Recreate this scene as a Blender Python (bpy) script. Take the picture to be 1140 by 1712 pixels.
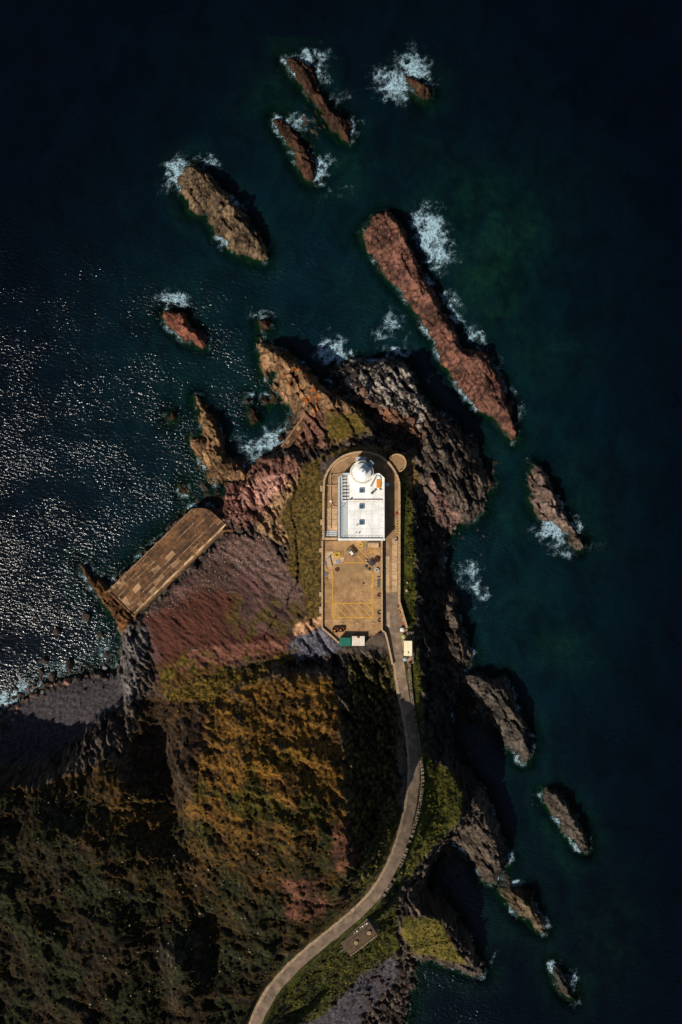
import bpy, math, random
import numpy as np
R = math.radians
rng = random.Random(7)
sc = bpy.context.scene
for o in list(bpy.data.objects): bpy.data.objects.remove(o)

# ------------------------------------------------------------------ camera, sky, sun
CAMH, PXM = 300.0, 0.22                     # camera height above the sea, metres per photo pixel at sea level
cam = bpy.data.objects.new('camera', bpy.data.cameras.new('camera'))
sc.collection.objects.link(cam); sc.camera = cam
cam.location = (0, 0, CAMH); cam.rotation_euler = (0, 0, 0)
cam.data.sensor_fit = 'VERTICAL'; cam.data.sensor_height = 24
cam.data.lens = 24 * CAMH / (1712 * PXM)
cam.data.clip_start = 1; cam.data.clip_end = 9000
SUN_EL, SUN_ROT = 37.0, 43.0                # rot: degrees of the shadow direction clockwise from +Y
w = bpy.data.worlds.new('World'); sc.world = w; w.use_nodes = True
wn = w.node_tree; bg = wn.nodes['Background']
sky = wn.nodes.new('ShaderNodeTexSky'); sky.sky_type = 'NISHITA'; sky.sun_disc = False
sky.sun_elevation = R(SUN_EL); sky.sun_rotation = R(SUN_ROT + 180)
wn.links.new(sky.outputs[0], bg.inputs[0]); bg.inputs[1].default_value = 0.05
sl = bpy.data.lights.new('sun', 'SUN'); sl.energy = 5.0; sl.angle = R(0.5); sl.color = (1, .93, .82)
sun = bpy.data.objects.new('sun', sl); sc.collection.objects.link(sun)
sun.rotation_euler = (R(90 - SUN_EL), 0, R(180-SUN_ROT-180))
from mathutils import Vector
sd = Vector((math.sin(R(SUN_ROT)) * math.cos(R(SUN_EL)), math.cos(R(SUN_ROT)) * math.cos(R(SUN_EL)), -math.sin(R(SUN_EL))))
sun.rotation_euler = sd.to_track_quat('-Z', 'Y').to_euler(); sun.location = (-80, -80, 120)
sc.view_settings.view_transform = 'Standard'; sc.view_settings.look = 'None'
sc.view_settings.gamma = 1; sc.view_settings.use_curve_mapping = False
sc.view_settings.exposure = 0.36

# ------------------------------------------------------------------ helpers
def P(px, py, z=0.0):
    s = PXM * (CAMH - z) / CAMH
    return ((px - 570) * s, (856 - py) * s)
def S(z): return PXM * (CAMH - z) / CAMH
FR = dict(A=(420,560,2.714), B=(120,820,2.591), C=(260,60,2.28), D=(560,340,3.353), E=(240,460,3.5625),
          F=(0,880,3.5625), G=(640,740,3.0), H=(640,1060,3.0), I=(560,1380,2.591), J=(380,1040,3.1667),
          K=(380,1380,3.1667), M=(0,1180,2.85), N=(180,1040,2.85), T=(520,730,6.0), U=(520,890,6.0))
def Q(f, pts):
    ox, oy, s = FR[f]
    return [(ox + p[0] / s, oy + p[1] / s) + tuple(p[2:]) for p in pts]

def lin(r, g, b, k=0.8):
    f = lambda c: (c/255/12.92 if c/255 <= .04045 else ((c/255+.055)/1.055)**2.4) * k
    return np.array([f(r), f(g), f(b)])
def c4(*a): return tuple(float(v) for v in lin(*a)) + (1.0,)

def _h(ix, iy, seed):
    n = (ix.astype(np.int64) * 374761393 + iy.astype(np.int64) * 668265263 + seed * 1274126177) & 0xffffffff
    n = ((n ^ (n >> 13)) * 1274126177) & 0xffffffff
    n = (n ^ (n >> 16)) & 0xffffffff
    return n.astype(np.float32) / np.float32(4294967295.0)
def vnoise(x, y, seed=0):                    # gradient noise, about -1..1
    ix = np.floor(x); iy = np.floor(y); fx = x - ix; fy = y - iy
    ix = ix.astype(np.int64); iy = iy.astype(np.int64)
    u = fx*fx*fx*(fx*(fx*6-15)+10); v = fy*fy*fy*(fy*(fy*6-15)+10)
    def g(dx, dy):
        a = _h(ix+dx, iy+dy, seed) * 6.2831853
        return np.cos(a)*(fx-dx) + np.sin(a)*(fy-dy)
    return ((g(0,0)*(1-u)+g(1,0)*u)*(1-v) + (g(0,1)*(1-u)+g(1,1)*u)*v) * 1.5
def fbm(x, y, oct=4, seed=0, gain=.5):
    a = 1.0; s = 0; t = 0
    for i in range(oct):
        s = s + a*vnoise(x*2**i, y*2**i, seed+i*17); t += a; a *= gain
    return s / t
def ridged(x, y, oct=4, seed=0, gain=.55):
    a = 1.0; s = 0; t = 0
    for i in range(oct):
        s = s + a*(1-np.abs(vnoise(x*2**i, y*2**i, seed+i*31))*1.6); t += a; a *= gain
    return s / t
def worley(x, y, seed=0):                    # F1, F2, cell value
    ix = np.floor(x).astype(np.int64); iy = np.floor(y).astype(np.int64)
    f1 = np.full(x.shape, 9., np.float32); f2 = f1.copy(); cv = f1.copy(); vx = f1*0; vy = f1*0
    for dx in (-1,0,1):
        for dy in (-1,0,1):
            a = _h(ix+dx, iy+dy, seed); b = _h(ix+dx, iy+dy, seed+5)
            d = np.hypot(ix+dx+a-x, iy+dy+b-y)
            c = _h(ix+dx, iy+dy, seed+9)
            n = d < f1; vx = np.where(n, x-(ix+dx+a), vx); vy = np.where(n, y-(iy+dy+b), vy)
            f2 = np.where(n, f1, np.minimum(f2, d)); cv = np.where(n, c, cv); f1 = np.where(n, d, f1)
    h1 = np.modf(cv*917.31)[0]-.5; h2 = np.modf(cv*391.77)[0]-.5
    return f1, f2, cv, (vx*h1+vy*h2)
def sstep(a, b, x):
    t = np.clip((x-a)/(b-a), 0, 1); return t*t*(3-2*t)
def sdist(poly, X, Y, pad=1e9):              # signed distance (positive inside)
    p = np.array([q[:2] for q in poly], np.float32)
    out = np.full(X.shape, -60.0 if pad < 1e8 else -1e3, np.float32)
    m = (X > p[:,0].min()-pad) & (X < p[:,0].max()+pad) & (Y > p[:,1].min()-pad) & (Y < p[:,1].max()+pad)
    x = X[m]; y = Y[m]
    if x.size == 0: return out
    d2 = np.full(x.shape, 1e12, np.float32); ins = np.zeros(x.shape, bool)
    n = len(p)
    for i in range(n):
        ax, ay = p[i]; bx, by = p[(i+1) % n]
        ex, ey = bx-ax, by-ay
        t = np.clip(((x-ax)*ex+(y-ay)*ey)/(ex*ex+ey*ey+1e-9), 0, 1)
        d2 = np.minimum(d2, (x-ax-t*ex)**2+(y-ay-t*ey)**2)
        if ay != by:
            c = ((ay > y) != (by > y)) & (x < (bx-ax)*(y-ay)/(by-ay)+ax)
            ins ^= c
    out[m] = np.where(ins, 1, -1)*np.sqrt(d2)
    return out
def ldist(line, X, Y, pad):                  # distance to an open polyline + interpolated third value
    p = np.array(line, np.float32)
    out = np.full(X.shape, pad, np.float32); val = np.zeros(X.shape, np.float32)
    m = (X > p[:,0].min()-pad) & (X < p[:,0].max()+pad) & (Y > p[:,1].min()-pad) & (Y < p[:,1].max()+pad)
    x = X[m]; y = Y[m]; d = np.full(x.shape, pad, np.float32); v = np.zeros(x.shape, np.float32)
    for i in range(len(p)-1):
        ax, ay, az = p[i][:3]; bx, by, bz = p[i+1][:3]
        ex, ey = bx-ax, by-ay
        t = np.clip(((x-ax)*ex+(y-ay)*ey)/(ex*ex+ey*ey+1e-9), 0, 1)
        dd = np.hypot(x-ax-t*ex, y-ay-t*ey); n = dd < d
        d = np.where(n, dd, d); v = np.where(n, az+t*(bz-az), v)
    out[m] = d; val[m] = v
    return out, val

# ------------------------------------------------------------------ survey of the place: shore lines and heights
MAIN = ([(431,572),(448,572),(465,583),(484,589),(494,603),(511,613),(523,628),(534,643),(549,652),(560,655),
 (554,634),(556,615),(567,608),(597,600),(626,608),(641,600),(678,603),(693,634),(704,663),(718,674),(744,696),
 (774,718),(796,744),(803,774),(825,811),(807,829),(807,855),(785,873),(770,877),(750,893),(742,915),(739,940),
 (740,967),(745,990),(757,1015),(769,1040),(783,1067),(787,1093),(780,1113),(765,1137),(753,1167),(752,1210),
 (760,1260),(783,1290),(810,1320),(823,1360),(840,1400),(853,1437),(844,1453),(822,1476),(807,1469),(792,1438),
 (768,1419),(753,1399),(738,1412),(722,1449),(711,1480),(710,1484),(728,1490),(750,1512),(772,1545),(792,1588),(809,1617),
 (807,1632),(784,1627),(734,1608),(695,1598),(687,1627),(695,1650),(676,1666),(683,1689),(676,1712),(670,1790),
 (560,1900),(-220,1900),(-220,1230),(-14,1192),(28,1177),(56,1158),(79,1141),(118,1133),(157,1124),(196,1119),
 (201,1093),(205,1060),(194,1032),(174,1009),(157,984),(140,961),(135,945),(157,961),(182,981),(321,849),(345,847),
 (372,853),(380,836),(377,814),(386,808),(408,805),(414,786),(422,774),(436,766),(456,755),(470,745),(481,721),
 (491,707),(487,696),(479,676),(467,656),(459,640),(462,623),(452,620),(449,634),(441,631),(438,617),(434,595)])
# islets: label, category, outline, crest lines (x,y,z), colour key
ISL = [
 ('tall brown cracked sea rock with foam at its upper end, left of the upper reefs', Q('C', [(115,495),(150,490),(200,540),(270,600),(330,680),(380,750),(425,810),(415,860),(350,850),(290,820),(265,770),(230,760),(200,680),(130,670),(120,620),(90,570),(100,530)]),
   [Q('C', [(135,505,3),(178,525,4),(225,575,5),(285,650,5.6),(345,720,5.4),(397,785,4),(405,830,2.2)]), Q('C',[(115,590,1.5),(150,640,2.2),(180,650,1.5)]), Q('C',[(240,680,4.5),(270,740,4),(310,790,3)])], 'tan'),
 ('long low brown reef lying furthest up the picture, foam along its right side', Q('C', [(485,90),(530,90),(580,120),(610,160),(620,220),(660,260),(700,300),(735,330),(740,400),(710,390),(670,350),(640,300),(610,250),(570,200),(520,140)]),
   [Q('C', [(510,105,1.5),(570,150,2.6),(598,200,1.8),(640,255,1.0),(690,320,2.4),(725,370,2.2)])], 'dark'),
 ('small wave-washed reef just below left of the uppermost long reef', Q('C', [(445,310),(490,325),(510,350),(550,380),(580,440),(605,490),(605,560),(570,545),(530,470),(500,390),(460,350)]),
   [Q('C', [(470,325,.7),(510,370,.8),(555,420,1.7),(580,480,1.4),(590,530,1.6)])], 'dark'),
 ('smallest reef at the top right with a wide fan of foam beside it', Q('C', [(955,145),(1000,165),(1040,190),(1050,230),(1020,250),(985,210)]), [Q('C', [(975,165,.6),(1015,195,1.8),(1030,225,1.6)])], 'dark'),
 ('very long reddish pink rock slab slanting down to the right above the lighthouse', Q('D', [(205,90),(250,60),(310,60),(360,110),(385,190),(415,260),(455,330),(480,360),(510,450),(553,460),(570,530),(600,610),(650,690),(690,750),(720,810),(830,835),(870,900),(920,970),(945,1050),(985,1120),(990,1200),(1025,1310),(1000,1330),(960,1270),(890,1200),(790,1150),(700,1030),(640,940),(590,870),(560,770),(500,690),(450,610),(370,500),(270,380),(210,290),(145,180)]),
   [Q('D', [(250,95,3),(310,88,3.6),(350,140,4.6),(380,210,5),(410,290,5),(440,370,4.6),(480,450,4.4),(535,530,4.2),(572,620,4.2),(620,690,4.5),(662,770,4.6),(712,850,5),(790,862,5.4),(815,930,5.4),(850,1020,4.8),(900,1090,4.2),(950,1150,4),(985,1240,2.5),(1005,1300,1.2)]), Q('D',[(845,860,3),(890,960,3.5),(930,1060,3)])], 'red'),
 ('small reddish rock in two blocks in open sea left of the headland', Q('E', [(110,240),(150,205),(195,215),(240,225),(265,290),(300,320),(330,340),(370,380),(378,430),(320,420),(280,395),(240,390),(190,340),(130,290)]),
   [Q('E', [(150,240,1.2),(220,235,3.5),(245,290,4),(270,345,3)]), Q('E',[(300,340,2.5),(340,375,3),(360,415,1.8)])], 'redb'),
 ('little round dark rock in foam off the tip of the left promontory', Q('E', [(675,290),(700,268),(735,268),(758,290),(745,315),(710,322),(685,312)]), [Q('E', [(705,290,1.2),(735,295,1.2)])], 'dark'),
 ('tapering tan sea stack in three steps closing the small cove', Q('E', [(310,720),(335,730),(350,800),(385,830),(400,850),(438,850),(452,930),(465,1010),(475,1060),(485,1090),(520,1090),(580,1120),(620,1180),(605,1230),(550,1232),(480,1205),(430,1245),(380,1180),(340,1100),(300,1030),(285,985),(330,970),(370,990),(340,880),(330,810),(300,770)]),
   [Q('E', [(328,745,1.5),(345,800,2.5),(375,840,3.5),(420,870,5),(435,940,6),(448,1000,5)]), Q('E',[(320,1000,2),(380,1040,3),(455,1060,5),(462,1110,5.5),(465,1170,4)]), Q('E',[(500,1110,3),(560,1140,4.2),(600,1180,4)])], 'tan2'),
 ('split grey-pink rock with foam at its lower end, right of the headland', Q('G', [(760,110),(790,130),(830,210),(880,280),(890,340),(930,370),(940,410),(990,480),(1010,510),(990,540),(940,500),(910,440),(870,395),(810,380),(760,340),(740,300),(760,260),(740,210),(750,160)]),
   [Q('G', [(775,130,2.5),(805,200,3.5),(860,290,3.5),(880,340,2),(925,390,1.8),(960,460,.5),(995,515,1)]), Q('G',[(780,230,3),(800,260,2.6)]), Q('G',[(800,290,3.2),(850,330,3.8),(875,375,2.8)])], 'pinkgrey'),
 ('large dark grey rock lying close off the right-hand cliff', Q('H', [(410,195),(480,190),(540,230),(600,210),(640,290),(680,400),(730,460),(745,560),(730,640),(700,650),(640,580),(600,520),(560,470),(510,400),(480,340),(430,260),(380,235)]),
   [Q('H', [(430,210,2.5),(500,215,4),(560,265,5),(615,310,5.5),(662,400,6),(705,475,5.5),(728,550,4),(718,610,2.5)])], 'grey'),
 ('long narrow grey rock low on the right, green weed along its left side', Q('H', [(800,800),(870,790),(920,840),(960,910),(1000,980),(1030,1040),(1025,1100),(980,1070),(930,1010),(890,940),(840,880),(800,830)]),
   [Q('H', [(820,810,2),(875,815,3.4),(930,880,4),(975,955,4),(1012,1030,3),(1015,1075,2)])], 'grey'),
 ('low forked rock with a lit triangular face, right of the dark inlet', Q('I', [(722,300),(790,290),(850,285),(868,350),(880,390),(915,430),(905,462),(870,450),(830,400),(800,392),(760,350)]),
   [Q('I', [(745,305,2),(800,315,4),(818,345,4.5),(815,375,3)]), Q('I',[(840,300,3),(858,360,3.5),(890,430,2)])], 'tan3'),
 ('small low rock nearest the bottom right corner, foam on its right', Q('I', [(940,600),(990,640),(1010,690),(1035,720),(1030,760),(990,740),(960,680)]), [Q('I', [(965,635,1.5),(995,690,2.4),(1015,740,1.6)])], 'grey'),
 ('thin dark broken rock in the shade at the foot of the right cliff', Q('H', [(385,320),(405,318),(420,360),(440,385),(455,410),(435,420),(410,390)]), [Q('H', [(397,335,1),(425,385,1.4),(440,405,.8)])], 'dark'),
]
for i, (x, y, r) in enumerate([(165,840,24),(655,845,26),(735,748,18),(240,1278,24),(820,975,26),(625,740,16),(290,820,0)]):
    if r: ISL.append((['half-sunk dark rock left of the three-stepped stack','half-sunk dark rock in the middle of the cove mouth','small sunken rock near the left promontory shore','dark rock out in the glitter above the stone quay','dark block against the foot of the ruined slipway wall','faint sunken rock off the left promontory'][i],
        Q('E', [(x+r*math.cos(a)*(1+.2*math.sin(3*a+i)), y+r*1.3*math.sin(a)) for a in np.linspace(0,6.28,9)[:-1]]), [Q('E', [(x-3,y-4,.9),(x+3,y+4,.9)])], 'dark'))
ROAD = [(657,985,29),(657,1030,29),(660,1070,29.2),(667,1110,29.5),(672,1150,30),(681,1190,30.6),(688,1230,31.2),(692,1270,31.8),(692,1310,32.4),(686,1350,33),(677,1390,34),(664,1430,35),(645,1470,36),(618,1507,37),(588,1535,38),(560,1558,39),(530,1582,40),(497,1610,41),(468,1640,42),(447,1668,43),(434,1695,43.6),(424,1720,44.2),(405,1780,46),(380,1850,48)]
LINES = [  # (x, y, z)
 [(425,650,-3),(445,690,-3.5),(440,720,-3)],[(400,690,-3.5),(405,740,-3),(425,745,-2)],[(640,500,-5),(700,590,-5),(745,665,-5),(800,725,-5)],[(775,900,-3),(790,980,-3.5),(800,1060,-4)],
 [(535,800,28.4),(535,900,28.4),(530,1000,28),(528,1045,28)],
 [(505,790,20),(485,850,18),(488,900,17.5),(508,980,20),(503,1030,20)],
 [(545,768,25),(570,750,24),(600,744,24),(630,745,23),(650,750,22)],
 [(440,772,9),(480,762,12),(520,750,12),(560,740,12),(600,731,12),(625,733,11)],
 [(455,768,10),(490,775,16),(520,775,21),(545,768,25)],
 [(440,580,3.5),(455,590,6),(470,600,8),(490,606,8.5),(506,617,9.5),(517,632,10),(528,648,11),(548,661,12),(580,680,13),(605,695,13.5),(612,715,13.5)],
 [(465,610,6),(485,640,8),(505,670,8),(525,690,9),(560,705,11),(590,720,12)],
 [(495,710,5),(510,735,6),(540,725,9)],
 [(562,657,.6),(590,675,2.5),(620,692,4),(640,712,5),(670,738,6.5),(697,752,9),(703,775,11),(700,820,11),(705,870,9),(712,920,6),(720,960,4),(728,985,3),(733,1040,2),(738,1090,2),(745,1130,1),(748,1160,.6)],
 [(565,618,1.5),(600,612,4.5),(640,608,6),(672,610,7),(687,640,8),(699,668,8.5),(722,694,9),(745,716,9),(768,740,8),(784,767,6.5),(797,795,5),(805,812,3)],
 [(570,640,3),(600,652,7),(625,672,8.5),(655,692,9.5),(685,708,10.5),(708,728,11.5),(716,760,12),(718,790,12)],
 [(630,630,7),(660,660,8.5)], [(735,740,11.5),(748,780,11),(745,800,9.5)],
 [(752,798,9),(765,812,9),(775,835,7),(795,845,4)], [(722,800,11),(728,830,9),(738,855,6.5),(750,875,3.5)],
 [(672,755,21),(683,775,20),(688,800,20),(684,815,22)], [(690,750,14),(700,765,12)],
 [(672,800,28.4),(673,900,28.4),(674,990,28.4),(684,1055,28.6),(696,1070,28.8),(699,1150,29.2),(705,1200,29.6),(712,1250,30.2),(713,1310,31),(706,1370,32),(690,1425,33)],
 [(684,820,26),(689,870,26),(695,930,26),(696,980,26),(692,1050,27),(702,1090,28),(704,1150,28.5),(707,1200,28.6),(714,1262,29),(735,1275,28),(755,1290,27),(768,1310,25),(772,1350,24),(768,1370,24),(755,1382,24),(730,1411,24),(705,1447,24),(672,1480,24),(662,1510,24),(657,1535,20),(664,1568,15.5)],
 [(712,1300,30),(735,1330,28),(715,1390,29),(700,1420,29),(665,1460,30),(640,1520,31)],
 [(745,985,4),(758,1010,6),(765,1050,6.5),(770,1090,6),(768,1108,5)],
 [(790,1312,16),(800,1345,12),(806,1362,8),(815,1385,9),(828,1410,9.5),(840,1437,8),(838,1455,4)], [(765,1390,2.5),(785,1400,4),(800,1440,5),(818,1462,3.5)],
 [(668,1528,19),(692,1518,18),(718,1533,17.5),(745,1540,16),(765,1567,12),(780,1594,8),(800,1616,4)],
 [(668,1565,15),(690,1566,15.5),(720,1582,12),(750,1602,8),(780,1620,2.5)],
 [(666,1592,12),(640,1598,14),(612,1622,13),(580,1660,12),(545,1688,11),(500,1715,11),(440,1780,12)],
 [(660,1606,5),(630,1625,5),(600,1670,5),(570,1712,5),(520,1790,5)],
 [(655,1560,17),(625,1595,17.5),(560,1650,22),(480,1712,28),(440,1760,30)],
 [(655,1180,31),(668,1235,32),(671,1300,33),(655,1390,36),(617,1462,39),(565,1520,42),(520,1560,43),(470,1610,45),(430,1660,46),(400,1715,47)],
 [(440,1135,35.5),(470,1130,37),(500,1126,38),(550,1130,39),(561,1160,41),(568,1200,42),(574,1250,43),(575,1300,44),(578,1400,50),(582,1450,50),(565,1500,48)],
 [(470,1098,25),(500,1100,27.5),(540,1098,29),(570,1095,29),(605,1095,29.5),(622,1102,29.8),(640,1135,30),(652,1165,30.4)],
 [(478,1112,27),(520,1110,28.5),(560,1112,29.5),(600,1106,30)],
 [(590,1122,33),(612,1130,32),(625,1160,31),(635,1200,31)], [(625,1250,31),(630,1320,34),(620,1400,38)],
 [(598,1200,34),(604,1300,36.5),(600,1380,42)],
 [(480,1200,41),(500,1300,44.5),(490,1400,50),(500,1500,51)], [(400,1200,38),(410,1300,41),(400,1400,43),(410,1500,47),(450,1600,49)],
 [(335,1195,29),(318,1250,31),(300,1290,32),(330,1340,36),(350,1420,40),(370,1520,44),(360,1620,46)],
 [(325,1135,17),(360,1122,19),(420,1112,22),(470,1103,25)], [(325,1165,19),(340,1182,24),(390,1165,30),(440,1140,34)],
 [(235,1135,10),(262,1180,12),(275,1250,17),(285,1320,24),(310,1420,35),(325,1500,40),(330,1560,43)],
 [(150,1258,20),(190,1290,27),(212,1340,30),(230,1420,36),(240,1500,41),(260,1600,46),(270,1712,50)],
 [(240,1165,11),(225,1215,16),(215,1260,21),(205,1300,28)],
 [(-200,1312,24),(0,1312,23),(60,1312,23),(100,1302,23),(135,1270,22),(163,1235,20),(193,1205,16),(215,1175,12)],
 [(-200,1400,32),(0,1400,31),(100,1400,34),(170,1420,38)], [(-200,1550,40),(0,1550,39),(100,1600,44),(200,1600,48)],
 [(-200,1760,46),(0,1740,47),(200,1740,53),(350,1740,50)], [(-200,1880,50),(300,1880,55),(420,1880,52)],
 [(290,1610,54),(320,1640,53),(300,1690,55)],
 [(-200,1262,2),(0,1262,2.5),(60,1262,3),(90,1258,3.5),(125,1232,4),(150,1205,4),(180,1182,4.5),(203,1166,5),(211,1150,5.5)],
 [(-200,1222,1.2),(0,1212,1.5),(100,1180,2),(160,1158,2.5),(195,1145,3)],
 [(212,1048,5),(220,1080,8),(218,1110,9.5),(222,1145,10.5)], [(240,1060,7.5),(246,1085,8.5),(240,1120,10)], [(250,1058,4.5),(257,1085,5.5),(256,1112,7)],
 [(140,952,.8),(160,985,2.2),(185,1015,3.2),(205,1042,3.5)],
 [(180,986,3.5),(320,852,3.5),(345,852,3.5),(384,884,4.5)],
 [(380,894,5.5),(340,930,5.2),(290,978,5),(228,1034,5)],
 [(300,980,7),(360,930,9),(400,900,9.5)], [(440,920,13),(480,960,17),(500,985,19)], [(400,1000,13),(430,985,15)], [(470,1020,18.5),(490,1020,19.5)],
 [(290,1050,9),(350,1070,12.5),(420,1060,16.5),(480,1060,21),(503,1050,22)], [(265,1095,8.5),(300,1112,12),(350,1098,15),(400,1088,17.5),(450,1082,20.5),(490,1072,24),(520,1066,26)],
 [(395,865,6),(405,830,7),(425,800,8.5),(440,785,9)], [(440,840,9),(470,800,13)], [(430,880,10),(470,870,14)],
 [(495,1055,23),(515,1040,25.5),(530,1030,27)], [(540,1062,29),(560,1078,29)],
]
def TZ(px, py, z):                          # the yard lies at 17 m, the road climbs away from it to the south
    if z <= 6 or (py < 762 and z < 20 and px < 720) or (px > 700 and z < 18): return z
    t = min(1, max(0, (py-(1070 if px < 652 else 1150))/330)); t = t*t*(3-2*t)
    g = 6+(z-6)*11/23
    return g+(z-g)*t
LINES = [[(a, b, TZ(a, b, c)) for a, b, c in l] for l in LINES]
ROAD = [(a, b, TZ(a, b, c)) for a, b, c in ROAD]
TERR = [(539,1051),(539,812),(542,795),(549,780),(560,768),(578,758),(600,755),(622,757),(640,766),(653,780),(663,797),(668,815),(669,1005),(679,1050),(683,1060),(692,1060),(692,1108),(678,1112),(655,1108),(640,1085),(618,1080),(598,1082),(566,1082)]

# ------------------------------------------------------------------ membrane interpolation of the survey
GX0, GX1, GY0, GY1 = -150.0, 108.0, -212.0, 176.0
CS = 0.75
nx = int((GX1-GX0)/CS)+1; ny = int((GY1-GY0)/CS)+1
nx -= nx % 8; ny -= ny % 8
cx = GX0 + np.arange(nx)*CS; cy = GY0 + np.arange(ny)*CS
CX, CY = np.meshgrid(cx, cy)
CX = CX.astype(np.float32); CY = CY.astype(np.float32)
def W(poly, z=0.0): return [P(p[0], p[1], z) for p in poly]
main_w = W(MAIN)
SDm = sdist(main_w, CX, CY)
isl_w = [W(i[1]) for i in ISL]
SDi = [sdist(p, CX, CY, 14.0) for p in isl_w]
SDall = SDm.copy()
for s in SDi: SDall = np.maximum(SDall, s)
fix = np.zeros(CX.shape, bool); val = np.zeros(CX.shape, np.float32)
far = SDall < -9; fix |= far; val[far] = -7
near = np.abs(SDall) < CS*.75; fix |= near; val[near] = .1
def stamp(pts):
    for a, b in zip(pts[:-1], pts[1:]):
        xa, ya = P(*a); xb, yb = P(*b)
        n = max(2, int(math.hypot(xb-xa, yb-ya)/CS*2)+1)
        for t in np.linspace(0, 1, n):
            x = xa+(xb-xa)*t; y = ya+(yb-ya)*t
            i = int(round((x-GX0)/CS)); j = int(round((y-GY0)/CS))
            if 0 <= i < nx and 0 <= j < ny:
                fix[j, i] = True; val[j, i] = a[2]+(b[2]-a[2])*t
for l in LINES: stamp(l)
for i in ISL:
    for l in i[2]: stamp(l)
terr_w = W(TERR, 17.0)
SDt = sdist(terr_w, CX, CY, 12.0); m = SDt > 0; fix |= m; val[m] = 17.0
road_w = [P(*p)+(p[2],) for p in ROAD]
rd, rz = ldist(road_w, CX, CY, 12.0); m = rd < 2.9; fix |= m; val[m] = rz[m]
def solve(fix, val, it):
    if min(fix.shape) > 40:
        f = fix.reshape(fix.shape[0]//2, 2, fix.shape[1]//2, 2).astype(np.float32)
        v = (val*fix).reshape(fix.shape[0]//2, 2, fix.shape[1]//2, 2)
        n = f.sum((1, 3)); cf = n > 0; cvv = np.where(cf, v.sum((1, 3))/np.maximum(n, 1), 0).astype(np.float32)
        if cf.shape[0] % 2: pass
        h = solve(cf, cvv, it) if (cf.shape[0] % 2 == 0 and cf.shape[1] % 2 == 0) else relax(cf, cvv, np.where(cf, cvv, -3), 3000)
        h = np.repeat(np.repeat(h, 2, 0), 2, 1)
    else: h = val.copy()
    return relax(fix, val, h, it)
def relax(fix, val, h, it):
    h = np.where(fix, val, h).astype(np.float32)
    for k in range(it):
        p = np.pad(h, 1, mode='edge')
        a = (p[:-2,1:-1]+p[2:,1:-1]+p[1:-1,:-2]+p[1:-1,2:])*.25
        h = np.where(fix, val, a)
    return h
CH = solve(fix, val, 160)
for k in range(1):
    p = np.pad(CH, 1, mode='edge')
    CH = (p[:-2,1:-1]+p[2:,1:-1]+p[1:-1,:-2]+p[1:-1,2:]+4*CH)/8

def bil(F, X, Y):
    u = np.clip((X-GX0)/CS, 0, nx-1.001); v = np.clip((Y-GY0)/CS, 0, ny-1.001)
    i = u.astype(int); j = v.astype(int); fu = (u-i).astype(np.float32); fv = (v-j).astype(np.float32)
    return (F[j,i]*(1-fu)+F[j,i+1]*fu)*(1-fv)+(F[j+1,i]*(1-fu)+F[j+1,i+1]*fu)*fv

# ------------------------------------------------------------------ fine terrain grid
FS = 0.34
fx = np.arange(GX0+.5, GX1-1, FS, dtype=np.float32); fy = np.arange(GY0+.5, GY1-1, FS, dtype=np.float32)
X, Y = np.meshgrid(fx, fy); NX, NY = len(fx), len(fy)
keepaway = np.minimum(sstep(.5, 4, -bil(SDt, X, Y)), sstep(3.0, 6.0, bil(rd, X, Y)))   # 0 on built ground
# strike direction of the beds (down-right in plan)
ca, sa = math.cos(R(-60)), math.sin(R(-60))
U = X*ca+Y*sa; V = -X*sa+Y*ca               # U along the beds, V across
wx = (fbm(X/7, Y/7, 3, 3)*1.7 + fbm(X/2.0, Y/2.0, 3, 5, .6)*1.0)*keepaway
wy = (fbm(X/7, Y/7, 3, 13)*1.7 + fbm(X/2.0, Y/2.0, 3, 15, .6)*1.0)*keepaway
H0 = bil(CH, X+wx, Y+wy)
# photo position of every vertex, used only to hand out ground colours by survey polygon
def pxy(H):
    s = PXM*(CAMH-H)/CAMH
    return 570+X/s, 856-Y/s
PX, PY = pxy(H0)
def zone(poly, soft=6, warp=7, seed=40):
    nx_ = fbm(X/9, Y/9, 3, seed)*warp; ny_ = fbm(X/9, Y/9, 3, seed+3)*warp
    return sstep(-soft, soft, sdist(poly, PX+nx_, PY+ny_, 30.0))
gy, gx = np.gradient(H0, FS)
slope = np.hypot(gx, gy)
HEATH = [(325,1190),(400,1150),(450,1130),(560,1135),(568,1200),(580,1300),(585,1400),(600,1500),(540,1560),(470,1600),(420,1712),(420,1900),(-300,1900),(-300,1318),(60,1318),(120,1300),(170,1275),(230,1290),(290,1300)]
heath = zone(HEATH, 8, 10, 50)
gul = zone([(245,1165),(330,1172),(345,1200),(330,1300),(300,1360),(200,1300),(215,1255),(240,1190)], 7, 9, 52)
heath = np.maximum(heath, gul*.85)
SCREE = [(235,1035),(300,975),(385,893),(440,900),(480,940),(520,1000),(500,1060),(480,1095),(400,1118),(320,1150),(262,1160),(250,1060)]
scree = zone(SCREE, 6, 8, 60)
grassW = zone([(505,775),(540,765),(540,1030),(515,1040),(500,980),(480,950),(480,900),(468,860),(500,800)], 4, 9, 70)
grassE = zone([(668,790),(690,850),(695,930),(697,985),(693,1055),(702,1090),(708,1250),(716,1262),(770,1300),(775,1350),(768,1372),(728,1412),(672,1482),(660,1535),(668,1590),(600,1632),(545,1690),(480,1730),(420,1730),(470,1640),(570,1560),(640,1500),(690,1380),(694,1250),(670,1100),(668,1000)], 4, 6, 80)
bankW = zone([(655,1330),(672,1360),(640,1450),(575,1530),(480,1610),(430,1680),(415,1720),(395,1720),(440,1640),(520,1560),(580,1520),(600,1450)], 5, 8, 85)
promG = zone([(545,690),(610,695),(613,722),(560,745),(545,720)], 10, 14, 90)
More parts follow.
